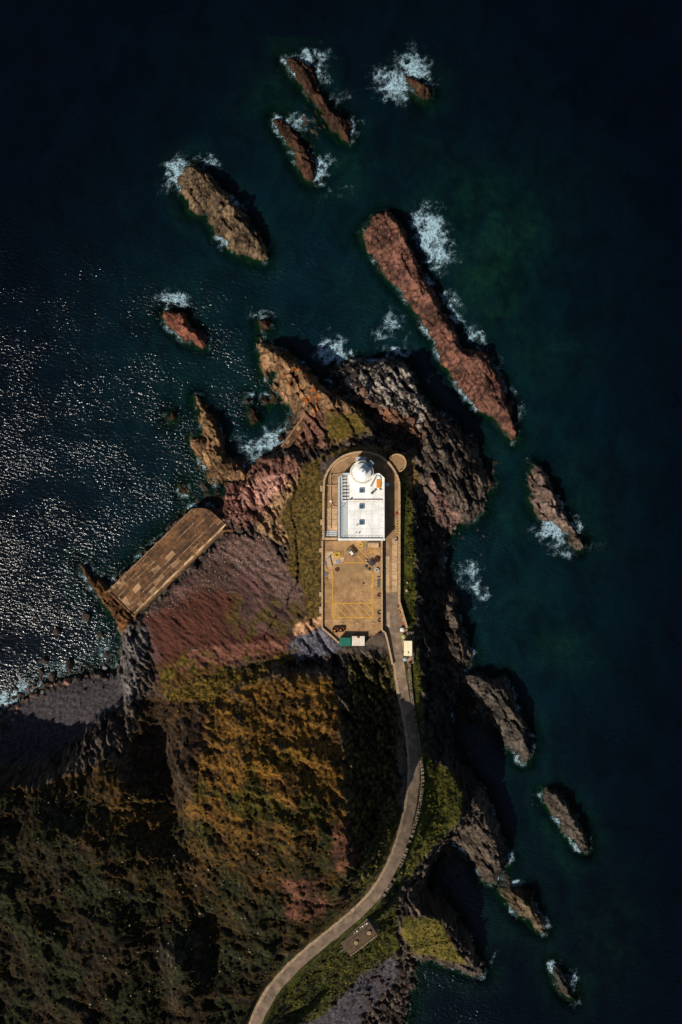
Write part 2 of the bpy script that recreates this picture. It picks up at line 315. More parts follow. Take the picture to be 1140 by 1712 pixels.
yel = zone([(258,1152),(330,1136),(400,1117),(490,1090),(480,1108),(440,1130),(400,1155),(345,1190),(300,1195),(260,1150)], 9, 16, 95)
finG = zone([(668,1560),(680,1530),(740,1545),(770,1590),(780,1610),(735,1602),(690,1590)], 4, 8, 97)
northRim = zone([(540,770),(560,750),(600,745),(650,748),(690,770),(700,800),(690,830),(672,800),(655,768),(620,752),(570,758)], 4, 5, 98)
shingle = zone([(-300,1235),(-10,1200),(60,1165),(120,1140),(200,1125),(212,1150),(200,1180),(120,1240),(60,1275),(-300,1275)], 4, 5, 100)
shingle2 = zone([(480,1730),(545,1692),(612,1625),(650,1600),(672,1610),(660,1640),(620,1680),(590,1730)], 3, 5, 105)
pebble = zone([(716,800),(740,810),(752,850),(768,862),(760,885),(738,880),(728,860)], 3, 5, 107)
slate = zone([(478,1090),(495,1065),(540,1050),(575,1075),(560,1092),(500,1105)], 3, 4, 110)
veg = np.clip(heath*.8+grassW+grassE+bankW+promG+yel+finG+northRim*.8, 0, 1)
rocky = np.clip(1-veg-scree-shingle-shingle2-slate*.5, 0, 1)
rocky = np.maximum(rocky, sstep(1.6, 2.6, slope)*.8)*keepaway

ramp_ = np.ones(X.shape, np.float32)
_s4 = bil(SDi[4], X, Y); ramp_ = np.where(_s4 > -3, .6, ramp_)
_s0 = bil(SDi[0], X, Y); ramp_ = np.where(_s0 > -3, .8, ramp_)
# relief --------------------------------------------------------
warpv = fbm(X/5, Y/5, 3, 21)*1.6
bed = ridged(U/26, (V+warpv)/3.2, 4, 23)            # ribs running with the beds
f1, f2, cvv, til = worley((U+warpv)/6.5, (V+warpv*.6)/2.6, 25)
crack = sstep(.0, .12, f2-f1)
g1, g2, gv, til2 = worley((U-warpv)/2.2+9, V/1.3, 29)
crack2 = sstep(0, .12, g2-g1)
lump = fbm(X/5, Y/5, 5, 33, .6)
gulch = np.clip(ridged(U/34, (V+fbm(X/11, Y/11, 3, 35)*5)/8.5, 3, 37)-.72, 0, 1)
plin = np.maximum(bil(SDall, X+wx*1.1+fbm(U/4, V/1.6, 3, 301)*1.0, Y+wy*1.1), -5)
Hn = H0+sstep(-.5, .7, plin)*1.0*keepaway*(H0 < 12)*sstep(-.6,.2,H0)
amp = sstep(-3, 1.5, H0)
big = sstep(0, 6, H0)
Hn += ramp_*rocky*amp*((bed-.55)*1.9*(.5+.5*big) + (cvv-.5)*1.1*(.35+.65*big) - (1-crack)*.75 + til*3.4*(.4+.6*big) + til2*1.1 + (gv-.5)*.35 - (1-crack2)*.28 + lump*.6 - gulch*9.0*(.25+.75*big))
# heath: creases that run across the slope, small ledges, tussocks
hu = X*.97-Y*.24; hv = X*.24+Y*.97
hw = fbm(X/6, Y/6, 3, 41)*2.4
cre = ridged(hu/13, (hv+hw)/4.2, 4, 43)
led = fbm(hu/16, (hv+hw)/5.5, 3, 45)
tus = fbm(X/1.1, Y/1.1, 3, 47, .7)
west = sstep(360, 250, PX); nA0 = np.clip(fbm(X/12, Y/12, 3, 49)+.5, 0, 1)
Hn += heath*keepaway*(-(np.clip(cre-.78, 0, 1))*5.5*sstep(.4,.65,nA0)*(1-.6*west) + led*1.1 + np.round(led*2.2)/2.2*1.0 + lump*.22 + fbm(hu/2.0, hv/.75, 3, 147, .7)*.36 + tus*.15)
Hn += heath*keepaway*west*(fbm(X/16, Y/16, 3, 48)*3.4)
Hn += (veg-heath*.8).clip(0, 1)*keepaway*(lump*.45+tus*.30)
Hn += scree*keepaway*(ridged((X*.8-Y*.6)/8, (X*.6+Y*.8)/2.8, 3, 51)*.9-.45 + fbm(X/.9, Y/.9, 2, 53)*.22)
Hn += (shingle+shingle2)*keepaway*fbm(X/.8, Y/.8, 2, 55)*.16
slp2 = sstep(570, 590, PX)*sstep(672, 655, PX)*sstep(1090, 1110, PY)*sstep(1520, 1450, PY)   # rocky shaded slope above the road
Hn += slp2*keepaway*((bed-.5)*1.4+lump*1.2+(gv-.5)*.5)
isl_low = sstep(-.3, .6, H0)
Hn = np.where(H0 < -.3, np.minimum(Hn, H0+.25), Hn)
# scattered half-sunk boulder field in shallow water by the lower left beach
# quay bed and lighthouse yard stay flat
gx_, gy_ = None, None
Hd, Wd = Hn.shape
gy2, gx2 = np.gradient(Hn, FS); slope2 = np.hypot(gx2, gy2)

# ground colours ------------------------------------------------
def two(a, b, t): return a[None,None,:]*(1-t[...,None]) + b[None,None,:]*t[...,None]
nA = np.clip(fbm(X/6, Y/6, 5, 61, .6)*1.1+.5, 0, 1); nB = np.clip(fbm(X/1.3, Y/1.3, 4, 67, .7)*1.2+.5, 0, 1)
mixn = np.clip(nA*.5+nB*.5, 0, 1)
mixn = sstep(.25, .75, mixn)
COL = two(lin(42,36,33), lin(98,84,72), mixn)
def paint(w, a, b, t=None, k=1.0):
    global COL
    t = mixn if t is None else t
    COL = COL*(1-(w*k)[...,None]) + two(lin(*a), lin(*b), t)*(w*k)[...,None]
Zc = lambda p, s=6, wv=8, sd=120: zone(p, s, wv, sd)
paint(Zc([(430,570),(500,590),(560,655),(610,690),(600,720),(550,700),(520,700),(480,690),(430,620)]), (78,58,42), (146,112,80))
orange = sstep(.62, .72, np.clip(fbm(X/2.6, Y/2.6, 4, 71)*.9+.5, 0, 1))
paint(Zc([(470,600),(495,600),(540,650),(560,680),(600,720),(540,740),(520,700),(480,640)], 10)*orange, (150,82,30), (176,100,40))
paint(Zc([(500,690),(560,690),(600,700),(590,740),(500,755),(480,735)]), (78,52,42), (130,92,74))
paint(Zc([(375,800),(400,780),(440,762),(500,765),(510,790),(480,830),(470,870),(400,885),(378,850)]), (80,52,42), (132,94,78))
paint(Zc([(398,850),(400,825),(430,798),(475,790),(480,815),(455,840),(430,848)], 3, 4), (140,98,84), (196,146,128))
paint(Zc([(372,790),(400,800),(400,860),(380,870),(360,850)], 4, 4), (70,42,36), (110,72,62))
paint(Zc([(455,830),(500,790),(530,770),(505,840),(480,910),(450,900),(430,885)], 5, 7), (112,84,58), (170,134,98))
paint(scree, (54,38,36), (102,72,66), np.clip(.5+fbm((X*.8-Y*.6)/14, (X*.6+Y*.8)/3, 5, 341, .65)*1.1, 0, 1))
paint(scree*sstep(.5,.66,np.clip(fbm(X/13,Y/13,4,343)+.5,0,1)), (44,34,28), (80,60,44), None, .7)
paint(Zc([(240,1035),(330,985),(400,990),(400,1050),(480,1060),(480,1095),(330,1110),(270,1110)], 10, 12)*scree, (50,29,23), (92,52,40), np.clip(.5+fbm((X*.8-Y*.6)/12, (X*.6+Y*.8)/2.5, 5, 347, .65)*1.1, 0, 1))
paint(Zc([(380,890),(440,900),(500,960),(520,1000),(470,1010),(430,960),(350,930)], 10, 12)*scree, (58,43,40), (124,96,86), nB)
paint(Zc([(395,990),(450,1000),(520,1010),(500,1050),(450,1070),(400,1075),(370,1060)], 8, 14)*sstep(.45, .6, nA), (40,40,14), (84,70,26), None, .75)
paint(Zc([(270,1110),(330,1075),(400,1090),(340,1140),(270,1150)], 6, 8), (66,40,26), (92,66,28))
paint(Zc([(280,1120),(330,1080),(480,1070),(480,1088),(400,1100),(330,1120)], 3, 3), (98,60,48), (134,88,72), None, .8)
ypat = Zc([(262,1100),(330,1085),(430,1090),(470,1098),(400,1120),(330,1140),(262,1150)], 8, 12)*sstep(.48,.6,np.clip(fbm(X/5,Y/5,4,411)*.9+.5,0,1))
paint(ypat, (48,42,12), (104,84,30), sstep(.2,.8,nB))
paint(slate, (64,62,70), (112,108,116))
paint(Zc([(490,1050),(520,1028),(538,1030),(538,1045),(510,1062),(492,1062)], 3, 3), (150,110,80), (205,160,120))
paint(Zc([(200,1045),(245,1050),(250,1080),(232,1120),(230,1170),(205,1180),(200,1120)], 4, 5), (62,58,58), (118,110,104))
paint(Zc([(135,945),(182,981),(225,1030),(205,1060),(180,1020)], 3, 3), (70,46,24), (112,76,44))
paint(grassW, (44,36,14), (98,78,34), sstep(.2,.8,nB))
paint(northRim, (56,48,16), (120,96,48))
paint(Zc([(672,750),(690,762),(696,800),(688,822),(676,790)], 3, 4), (92,70,40), (150,118,76))
paint(grassE, (32,34,10), (86,84,28), sstep(.2,.85,nB*.6+nA*.4))
paint(bankW, (28,36,8), (70,76,18))
paint(promG, (58,50,18), (108,88,34), sstep(.2,.85,nB*.6+nA*.4))
paint(yel, (44,38,12), (112,84,28), sstep(.2,.8,nB))
paint(finG, (50,48,16), (104,90,36))
hc = np.clip(fbm(hu/10, hv/4, 4, 73, .6)*1.1+.5, 0, 1)*.5+nB*.5
paint(heath, (48,34,13), (132,92,34), sstep(.25, .75, hc))
greenp = sstep(.5, .68, np.clip(fbm(X/11, Y/11, 4, 75)+.5, 0, 1))
paint(heath*greenp*sstep(1180, 1350, PY), (34,40,8), (76,72,16), None, .8)
heath_vignette = sstep(90, 470, np.hypot(PX-470, (PY-1170)))   # corner vignette, painted into the heath colour
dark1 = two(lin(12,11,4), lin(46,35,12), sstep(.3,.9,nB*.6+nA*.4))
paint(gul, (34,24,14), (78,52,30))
heath_vignette = np.clip(np.maximum(heath_vignette, sstep(1290, 1500, PY+fbm(X/12,Y/12,3,321)*50)*.88), 0, 1)
dw = (heath*heath_vignette*.95)[...,None]; COL = COL*(1-dw)+dark1*dw
dw = (grassE*sstep(1450, 1720, PY)*.6)[...,None]; COL = COL*(1-dw)+two(lin(22,26,5), lin(56,58,14), mixn)*dw  # vignette towards the lower frame edge, painted into the grass
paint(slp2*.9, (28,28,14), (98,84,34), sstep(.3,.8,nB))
gp2 = heath*sstep(.46, .62, np.clip(fbm(X/16, Y/16, 4, 331)*.9+.5, 0, 1))*heath_vignette
paint(gp2, (15,20,6), (42,48,13), sstep(.3,.85,nB), .75)  # green patches, dimmed by the same painted corner vignette
redd = Zc([(555,1380),(585,1370),(600,1440),(560,1460)], 6, 8)+Zc([(470,1470),(540,1470),(545,1530),(480,1540)], 6, 10)
paint(np.clip(redd, 0, 1), (60,36,26), (122,76,58), None, .7)
paint(shingle, (32,31,36), (84,78,80), nB)
paint(shingle2, (46,44,48), (92,86,90), nB)
paint(pebble, (88,64,54), (158,124,108), nB)
# bare rock where it is steep
st = sstep(1.15, 1.9, slope2)*keepaway*veg
COL = COL*(1-(st*.8)[...,None]) + two(lin(40,34,30), lin(92,80,70), mixn)*(st*.8)[...,None]
cliff_shade = Zc([(690,820),(735,880),(742,990),(740,1100),(752,1160),(800,1300),(775,1370),(765,1320),(715,1275),(700,1080)], 6, 6)
paint(cliff_shade*(1-grassE), (22,21,22), (62,54,48), None, .85)  # shadow of the cliff deepened in the rock colour
chunk = Zc([(556,600),(700,600),(720,680),(700,735),(640,700),(570,660)], 4, 6)
paint(chunk*rocky, (42,38,36), (150,138,126), sstep(.3, .8, mixn))
paint(Zc([(600,660),(640,680),(690,700),(712,735),(690,730),(640,705),(600,680)], 4, 6), (74,50,36), (124,84,60))
# weed and wet rock along the tide line
smoothk = {4: .4, 8: .6, 0: .8}
IC = dict(tan=((56,44,33),(136,112,84)), dark=((44,28,20),(92,62,44)), red=((66,44,36),(148,100,82)), redb=((96,54,42),(150,94,74)),
          tan2=((96,70,46),(164,126,88)), pinkgrey=((88,70,62),(150,126,112)), grey=((48,44,40),(110,98,86)), tan3=((72,58,42),(122,104,80)))
owner = np.full(X.shape, -1, np.int16)      # islet that each vertex belongs to
SDmf = bil(SDm, X+wx, Y+wy); best = np.maximum(SDmf, -3.2)
for k, s in enumerate(SDi):
    sf = bil(s, X+wx, Y+wy); n = (sf > best) & (sf > -3.2)
    owner[n] = k; best = np.where(n, sf, best)
for k, it in enumerate(ISL):
    m = owner == k; a, b = [tuple(v*.84 for v in c_) for c_ in IC[it[3]]]
    COL[m] = (lin(*a)[None,:]*(1-mixn[m][:,None]) + lin(*b)[None,:]*mixn[m][:,None])
crk = rocky*np.clip((1-crack)*.8+(1-crack2)*.45, 0, .9)
COL *= (1-crk*.7)[...,None]
COL *= (1+rocky*((cvv-.5)*.5+(gv-.5)*.35))[...,None]                 # joints are darker; tone differs from block to block
COL = COL*(.86+.28*_h(np.round(X/FS), np.round(Y/FS), 3)[...,None])
wet = sstep(.9, .15, Hn+fbm(X/3, Y/3, 2, 77)*.5)
wetc = np.array([.012, .010, .005]); weed = np.array([.010, .016, .004])
wn_ = np.clip(fbm(X/4, Y/4, 3, 79)+.5, 0, 1)[...,None]
COL = COL*(1-(wet*.72)[...,None]) + (wetc*(1-wn_)+weed*wn_)*(wet*.72)[...,None]
uw = sstep(.0, -.5, Hn)[...,None]
COL = COL*(1-uw) + (np.array([.018,.030,.006])*(1-wn_)+np.array([.030,.022,.010])*wn_)*uw
# terrace, road beds sink a little below their paving
sink = sstep(1.0, -.6, -bil(SDt, X, Y)+0)
Hn = np.where(bil(SDt, X, Y) > .2, 16.75, Hn)
rdf, rzf = ldist(road_w, X, Y, 8.0)
rb = sstep(3.6, 2.6, rdf)
Hn = np.where(rdf < 7.9, Hn*(1-rb)+(rzf-.12)*rb, Hn)
qb = sdist(W([(176,990),(321,846),(345,846),(388,886),(372,892),(226,1034)], 4), X, Y, 3.0)
Hn = np.where(qb > -.3, np.minimum(Hn, 3.6), Hn)

# ------------------------------------------------------------------ node helpers
def mat(name):
    m = bpy.data.materials.new(name); m.use_nodes = True
    nt = m.node_tree; return m, nt, nt.nodes['Principled BSDF']
def nd(nt, t, **k):
    n = nt.nodes.new(t)
    for a, b in k.items():
        if a.startswith('i_'): n.inputs[int(a[2:]) if a[2:].isdigit() else a[2:].replace('_', ' ')].default_value = b
        else: setattr(n, a, b)
    return n
def surf(name, col, col2=None, rough=.8, scale=3.0, bump=.3, metal=0.0, bscale=None, spec=.3, blotch=0.0, bl_scale=.35):
    m, nt, b = mat(name)
    tc = nd(nt, 'ShaderNodeTexCoord')
    n = nd(nt, 'ShaderNodeTexNoise', i_Scale=scale, i_Detail=6.0, i_Roughness=.65); nt.links.new(tc.outputs['Object'], n.inputs['Vector'])
    r = nd(nt, 'ShaderNodeValToRGB'); r.color_ramp.elements[0].position = .34; r.color_ramp.elements[1].position = .66
    c2 = col2 or tuple(v*.72 for v in col[:3])+(1,)
    r.color_ramp.elements[0].color = c2; r.color_ramp.elements[1].color = col
    nt.links.new(n.outputs['Fac'], r.inputs[0]); nt.links.new(r.outputs[0], b.inputs['Base Color'])
    if blotch:                               # big uneven stains and wear
        n3 = nd(nt, 'ShaderNodeTexNoise', i_Scale=bl_scale, i_Detail=7.0, i_Roughness=.72, i_Distortion=.6); nt.links.new(tc.outputs['Object'], n3.inputs['Vector'])
        m3 = nd(nt, 'ShaderNodeMapRange', i_1=.4, i_2=.62, i_3=1-blotch, i_4=1.0+blotch*.35); nt.links.new(n3.outputs['Fac'], m3.inputs[0])
        x3 = nd(nt, 'ShaderNodeMix', data_type='RGBA', blend_type='MULTIPLY'); x3.inputs[0].default_value = 1
        nt.links.new(r.outputs[0], x3.inputs[6]); nt.links.new(m3.outputs[0], x3.inputs[7]); nt.links.new(x3.outputs[2], b.inputs['Base Color'])
    b.inputs['Roughness'].default_value = rough; b.inputs['Metallic'].default_value = metal
    b.inputs['Specular IOR Level'].default_value = spec
    if bump:
        n2 = nd(nt, 'ShaderNodeTexNoise', i_Scale=bscale or scale*5, i_Detail=4.0); nt.links.new(tc.outputs['Object'], n2.inputs['Vector'])
        bp = nd(nt, 'ShaderNodeBump', i_Strength=bump, i_Distance=.05); nt.links.new(n2.outputs['Fac'], bp.inputs['Height'])
        nt.links.new(bp.outputs[0], b.inputs['Normal'])
    return m

# terrain material: survey colours x fine grain, relief as bump
MT, nt, b = mat('ground')
at = nd(nt, 'ShaderNodeAttribute', attribute_name='ground_colour')
geo = nd(nt, 'ShaderNodeNewGeometry')
n1 = nd(nt, 'ShaderNodeTexNoise', i_Scale=1.6, i_Detail=8.0, i_Roughness=.7); nt.links.new(geo.outputs['Position'], n1.inputs['Vector'])
mr = nd(nt, 'ShaderNodeMapRange', i_1=.3, i_2=.7, i_3=.55, i_4=1.4); nt.links.new(n1.outputs['Fac'], mr.inputs[0])
mx = nd(nt, 'ShaderNodeMix', data_type='RGBA', blend_type='MULTIPLY'); mx.inputs[0].default_value = 1
nt.links.new(at.outputs['Color'], mx.inputs[6]); nt.links.new(mr.outputs[0], mx.inputs[7]); nt.links.new(mx.outputs[2], b.inputs['Base Color'])
b.inputs['Roughness'].default_value = .85; b.inputs['Specular IOR Level'].default_value = .12
n2 = nd(nt, 'ShaderNodeTexNoise', i_Scale=1.1, i_Detail=7.0, i_Roughness=.72); nt.links.new(geo.outputs['Position'], n2.inputs['Vector'])
bp = nd(nt, 'ShaderNodeBump', i_Strength=.8, i_Distance=.28); nt.links.new(n2.outputs['Fac'], bp.inputs['Height']); nt.links.new(bp.outputs[0], b.inputs['Normal'])

def grid_mesh(name, mask, origin=(0,0)):
    """mesh of the grid cells whose mask is set"""
    cell = mask[:-1,:-1] & mask[1:,:-1] & mask[:-1,1:] & mask[1:,1:]
    js, is_ = np.nonzero(cell)
    if len(js) == 0: return None
    a = js*NX+is_; q = np.stack([a, a+1, a+NX+1, a+NX], 1)
    used, inv = np.unique(q.ravel(), return_inverse=True)
    me = bpy.data.meshes.new(name)
    co = np.stack([X.ravel()[used]-origin[0], Y.ravel()[used]-origin[1], Hn.ravel()[used]], 1).astype(np.float32)
    me.vertices.add(len(used)); me.vertices.foreach_set('co', co.ravel())
    me.loops.add(len(q)*4); me.loops.foreach_set('vertex_index', inv.astype(np.int32).ravel())
    me.polygons.add(len(q)); me.polygons.foreach_set('loop_start', np.arange(len(q), dtype=np.int32)*4)
    me.update(calc_edges=True)
    ca_ = me.color_attributes.new('ground_colour', 'FLOAT_COLOR', 'POINT')
    c = np.concatenate([COL.reshape(-1, 3)[used], np.ones((len(used), 1))], 1).astype(np.float32)
    ca_.data.foreach_set('color', c.ravel())
    me.materials.append(MT)
    o = bpy.data.objects.new(name, me); sc.collection.objects.link(o); o.location = (origin[0], origin[1], 0)
    return o
def tag(o, label=None, cat=None, group=None, kind=None):
    if label: o['label'] = label
    if cat: o['category'] = cat
    if group: o['group'] = group
    if kind: o['kind'] = kind
    return o
deep = Hn < -5.6
land = (owner < 0) & ~deep
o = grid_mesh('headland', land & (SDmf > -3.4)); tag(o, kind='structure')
from itertools import count
def dil(m):
    d = m.copy(); d[1:] |= m[:-1]; d[:-1] |= m[1:]; d[:,1:] |= m[:,:-1]; d[:,:-1] |= m[:,1:]; d[1:,1:] |= m[:-1,:-1]; return d
for k, it in enumerate(ISL):
    m = (owner == k)
    if not m.any(): continue
    c = np.mean(np.array(isl_w[k]), 0)
    o = grid_mesh('sea_rock', m, (float(c[0]), float(c[1])))
    if o: tag(o, it[0], 'rock')
sb = (SDmf < -3.0) & (owner < 0) & ~deep
o = grid_mesh('seabed', sb)
if o: tag(o, kind='structure')

# ------------------------------------------------------------------ the sea
ws = .6
wxs = np.arange(-142, 142, ws); wys = np.arange(-204, 204, ws)
wxs = np.concatenate([[-6000,-1500,-400,-200], wxs, [200,400,1500,6000]]); wys = np.concatenate([[-6000,-1500,-400,-250], wys, [250,400,1500,6000]])
WX, WY = np.meshgrid(wxs, wys); WX = WX.astype(np.float32); WY = WY.astype(np.float32)
inb = (WX > GX0) & (WX < GX1-1) & (WY > GY0) & (WY < GY1-1)
sdw = np.where(inb, bil(SDall, WX, WY), -60)
FO = [  # foam: photo position, radii, angle, strength
 (510,100,34,14,-20,1.0),(536,120,16,22,0,.8),(560,180,14,40,30,.6),(592,215,12,20,0,.7),(545,98,16,12,0,.6),(500,205,18,16,0,.8),(535,280,16,22,10,1.0),(500,255,14,22,-20,.9),(520,205,24,10,0,.6),(565,320,40,8,-12,.5),(482,212,12,14,0,.8),
 (662,140,34,26,10,1.0),(690,118,24,34,-30,1.0),(715,135,14,12,0,.6),
 (296,288,20,30,20,1.0),(345,275,26,14,15,.8),(312,325,16,22,0,.5),(368,395,10,20,-20,.8),(405,340,8,26,-30,.6),(400,435,30,10,10,.4),
 (722,400,24,46,-15,1.15),(712,380,12,30,0,.7),(745,430,26,30,0,.6),(760,520,16,40,-35,.8),(790,560,16,36,-40,.8),(830,620,14,40,-30,.7),(855,660,12,30,-15,.6),(868,690,10,20,0,.6),(793,676,10,10,0,1.0),(770,665,24,7,40,.6),(880,460,20,16,0,.35),
 (612,375,10,16,0,.5),(290,500,22,18,10,.9),(275,520,10,20,0,.5),(345,575,12,14,0,.6),(440,530,18,16,0,.7),(445,560,10,12,0,.6),
 (556,590,22,26,10,1.05),(580,605,18,14,0,1.0),(545,570,16,14,0,.8),(655,540,16,22,20,.8),(660,588,18,12,0,1.1),(640,560,18,12,0,.7),(600,590,14,12,0,.5),(530,600,12,22,0,.4),(560,630,8,18,0,.9),(680,570,10,30,0,.5),
 (720,640,8,24,-25,.6),(740,680,10,26,-35,.5),(770,700,10,24,-40,.5),
 (455,740,44,20,-35,1.0),(430,750,30,20,-20,.9),(480,715,16,16,0,.8),(410,745,20,16,0,.6),
 (893,790,14,16,0,.5),(930,885,30,20,10,1.1),(960,885,14,14,0,.9),(940,915,30,14,10,.8),(975,915,24,10,0,.5),(1000,912,14,22,0,.45),(880,770,10,8,0,.5),
 (790,965,18,30,-20,.8),(800,985,14,24,-20,.9),(770,960,20,24,0,.6),(765,990,24,12,0,.4),(800,1010,14,14,0,.5),
 (770,1120,10,20,10,.8),(783,1110,8,16,0,.6),(900,1340,14,16,0,.7),(885,1290,8,26,-20,.4),(810,1270,12,40,-25,.35),(870,1210,10,24,-20,.35),
 (850,1480,16,12,0,1.1),(838,1470,10,8,0,.8),(865,1470,10,8,0,.6),(940,1625,16,14,0,.8),(955,1645,10,20,0,.8),(960,1680,8,14,0,.6),(820,1600,10,16,0,.6),(915,1550,8,8,0,.5),
 (10,1170,30,14,-20,1.1),(40,1150,26,14,-30,.8),(100,1120,40,16,-15,.7),(165,1095,34,26,0,.6),(200,1110,12,20,0,.6),(60,1120,40,20,-20,.4),
 (125,955,16,12,0,.6),(150,950,14,10,0,.6),(660,1680,26,40,0,.45),(700,1640,26,40,0,.45),(740,1640,30,24,0,.35),(770,1430,16,24,0,.4)]
foam = np.zeros(WX.shape, np.float32)
fwx = fbm(WX/5, WY/5, 4, 201, .6)*5.5; fwy = fbm(WX/5, WY/5, 4, 205, .6)*5.5
for (fx_, fy_, rx, ry, an, st_) in FO:
    x0, y0 = P(fx_, fy_); a = R(-an)
    dx = (WX-x0)+fwx; dy = -(WY-y0)+fwy
    uu = (dx*math.cos(a)-dy*math.sin(a))/(rx*PXM*1.45); vv = (dx*math.sin(a)+dy*math.cos(a))/(ry*PXM*1.45)
    foam = np.maximum(foam, st_*np.exp(-(uu*uu+vv*vv)))
sh = sstep(-4.5, -.2, sdw)*np.clip(.58+.85*fbm(WX/10, WY/10, 3, 91), 0, 1.0)
foam = np.clip(np.maximum(foam, sh)*(.62+.75*np.clip(ridged(WX/4, WY/4, 3, 207)*1.2-.2, 0, 1)), 0, 1.2)
GR = [(810,440,70,120,30,.8),(830,520,30,80,25,.8),(862,552,16,12,0,.8),(780,340,80,60,0,.55),(900,600,70,60,0,.35),(640,500,90,60,20,.3),(470,180,50,60,0,.5),(560,300,70,50,0,.5),(840,860,50,60,0,.45),(700,560,60,60,0,.4),
      (930,1080,60,40,20,.5),(760,560,60,80,30,.45),(300,520,60,60,0,.35),(820,1200,60,90,-20,.4),(930,1400,30,60,-25,.6),(960,1650,30,50,0,.5),(840,720,50,60,0,.5),(700,250,40,30,0,.25),(400,440,70,30,0,.3),(970,860,60,100,0,.3),(520,250,70,80,0,.35),(880,1000,60,80,0,.25),(840,1540,60,50,0,.3),(320,660,100,120,0,.3),(1010,1560,60,90,0,.25)]
sha = np.zeros(WX.shape, np.float32)
for (fx_, fy_, rx, ry, an, st_) in GR:
    x0, y0 = P(fx_, fy_); a = R(an)
    dx = (WX-x0); dy = -(WY-y0)
    uu = (dx*math.cos(a)+dy*math.sin(a))/(rx*PXM); vv = (-dx*math.sin(a)+dy*math.cos(a))/(ry*PXM)
    sha = np.maximum(sha, st_*np.exp(-(uu*uu+vv*vv)*.8))
sha = np.maximum(sha, .28*sstep(-13, -3, sdw))
sha *= np.clip(.75+fbm(WX/9, WY/9, 4, 95, .6)*1.1, 0, 1.4)
clear = np.clip(sstep(-6.5, -.3, sdw)**1.05, 0, 1)            # how much of the bed shows through
# sea_vignette: darkening towards the frame edges, painted into the sea colour
off = np.where(inb, np.clip(-bil(SDm, WX, WY), 0, 999), 60)
big_ = np.hypot(WX, WY)
# chop: stronger on the windward left side
cxp, cyp = 570+WX/PXM, 856-WY/PXM
chop = .18+.30*sstep(960, 330, cxp)*sstep(230, 660, cyp)
chop += .14*np.exp(-((cxp-380)/130)**2-((cyp-620)/190)**2)
chop = np.maximum(chop, .62*sstep(960, 740, cxp)*sstep(480, 700, cyp)*sstep(600,700,cxp)*.8)
chop = np.clip(chop*(.85+.8*fbm(WX/22, WY/14, 3, 99)), .06, .58)
me = bpy.data.meshes.new('sea')
nxx, nyy = len(wxs), len(wys)
co = np.stack([WX.ravel(), WY.ravel(), np.zeros(WX.size, np.float32)], 1).astype(np.float32)
swell = (fbm(WX/7, WY/4, 3, 111)*.16+fbm(WX/2.2, WY/1.6, 2, 113)*.07)*chop*np.where(inb, 1, 0)
co[:,2] = swell.ravel()
me.vertices.add(WX.size); me.vertices.foreach_set('co', co.ravel())
jj, ii = np.meshgrid(np.arange(nyy-1), np.arange(nxx-1), indexing='ij'); a = (jj*nxx+ii).ravel()
q = np.stack([a, a+1, a+nxx+1, a+nxx], 1).astype(np.int32)
me.loops.add(q.size); me.loops.foreach_set('vertex_index', q.ravel()); me.polygons.add(len(q))
me.polygons.foreach_set('loop_start', np.arange(len(q), dtype=np.int32)*4); me.update(calc_edges=True)
me.polygons.foreach_set('use_smooth', np.ones(len(q), bool))
for nme, arr in (('foam', foam), ('shoal', sha), ('clear', clear), ('chop', chop), ('sea_vignette', sstep(40, 195, np.hypot(WX*1.25, WY*.86)+fbm(WX/60, WY/60, 3, 401)*22)**.8)):
    at = me.attributes.new(nme, 'FLOAT', 'POINT'); at.data.foreach_set('value', arr.astype(np.float32).ravel())
MW, nt, b = mat('sea_water')
geo = nd(nt, 'ShaderNodeNewGeometry'); Lk = nt.links.new
A = {k: nd(nt, 'ShaderNodeAttribute', attribute_name=k).outputs['Fac'] for k in ('foam','shoal','clear','chop','sea_vignette')}
def math_(op, a, b_=None, c=None, clamp=False):
    n = nd(nt, 'ShaderNodeMath', operation=op, use_clamp=clamp)
    for i, v in enumerate((a, b_, c)):
        if v is None: continue
        if isinstance(v, (int, float)): n.inputs[i].default_value = v
        else: Lk(v, n.inputs[i])
    return n.outputs[0]
def noise(scale, detail=3.0, rough=.6, vec=None, dist=0.0, stretch=None, rot=0):
    n = nd(nt, 'ShaderNodeTexNoise', i_Scale=scale, i_Detail=detail, i_Roughness=rough, i_Distortion=dist)
    mp = nd(nt, 'ShaderNodeMapping'); Lk(geo.outputs['Position'], mp.inputs[0]); mp.inputs['Rotation'].default_value = (0, 0, R(rot))
    if stretch: mp.inputs['Scale'].default_value = stretch
    Lk(mp.outputs[0], n.inputs['Vector']); return n.outputs['Fac']
# body colour
r1 = nd(nt, 'ShaderNodeMix', data_type='RGBA'); Lk(A['sea_vignette'], r1.inputs[0])
r1.inputs[6].default_value = (.0008, .0080, .0125, 1); r1.inputs[7].default_value = (.0001, .0009, .0026, 1)  # second tone is the sea dimmed by the painted vignette
ns = math_('MULTIPLY', A['shoal'], math_('MULTIPLY_ADD', noise(.35, 5, .65), 2.2, -.35), clamp=True)
r2 = nd(nt, 'ShaderNodeMix', data_type='RGBA'); Lk(ns, r2.inputs[0]); Lk(r1.outputs[2], r2.inputs[6]); r2.inputs[7].default_value = (.0028, .020, .0085, 1)
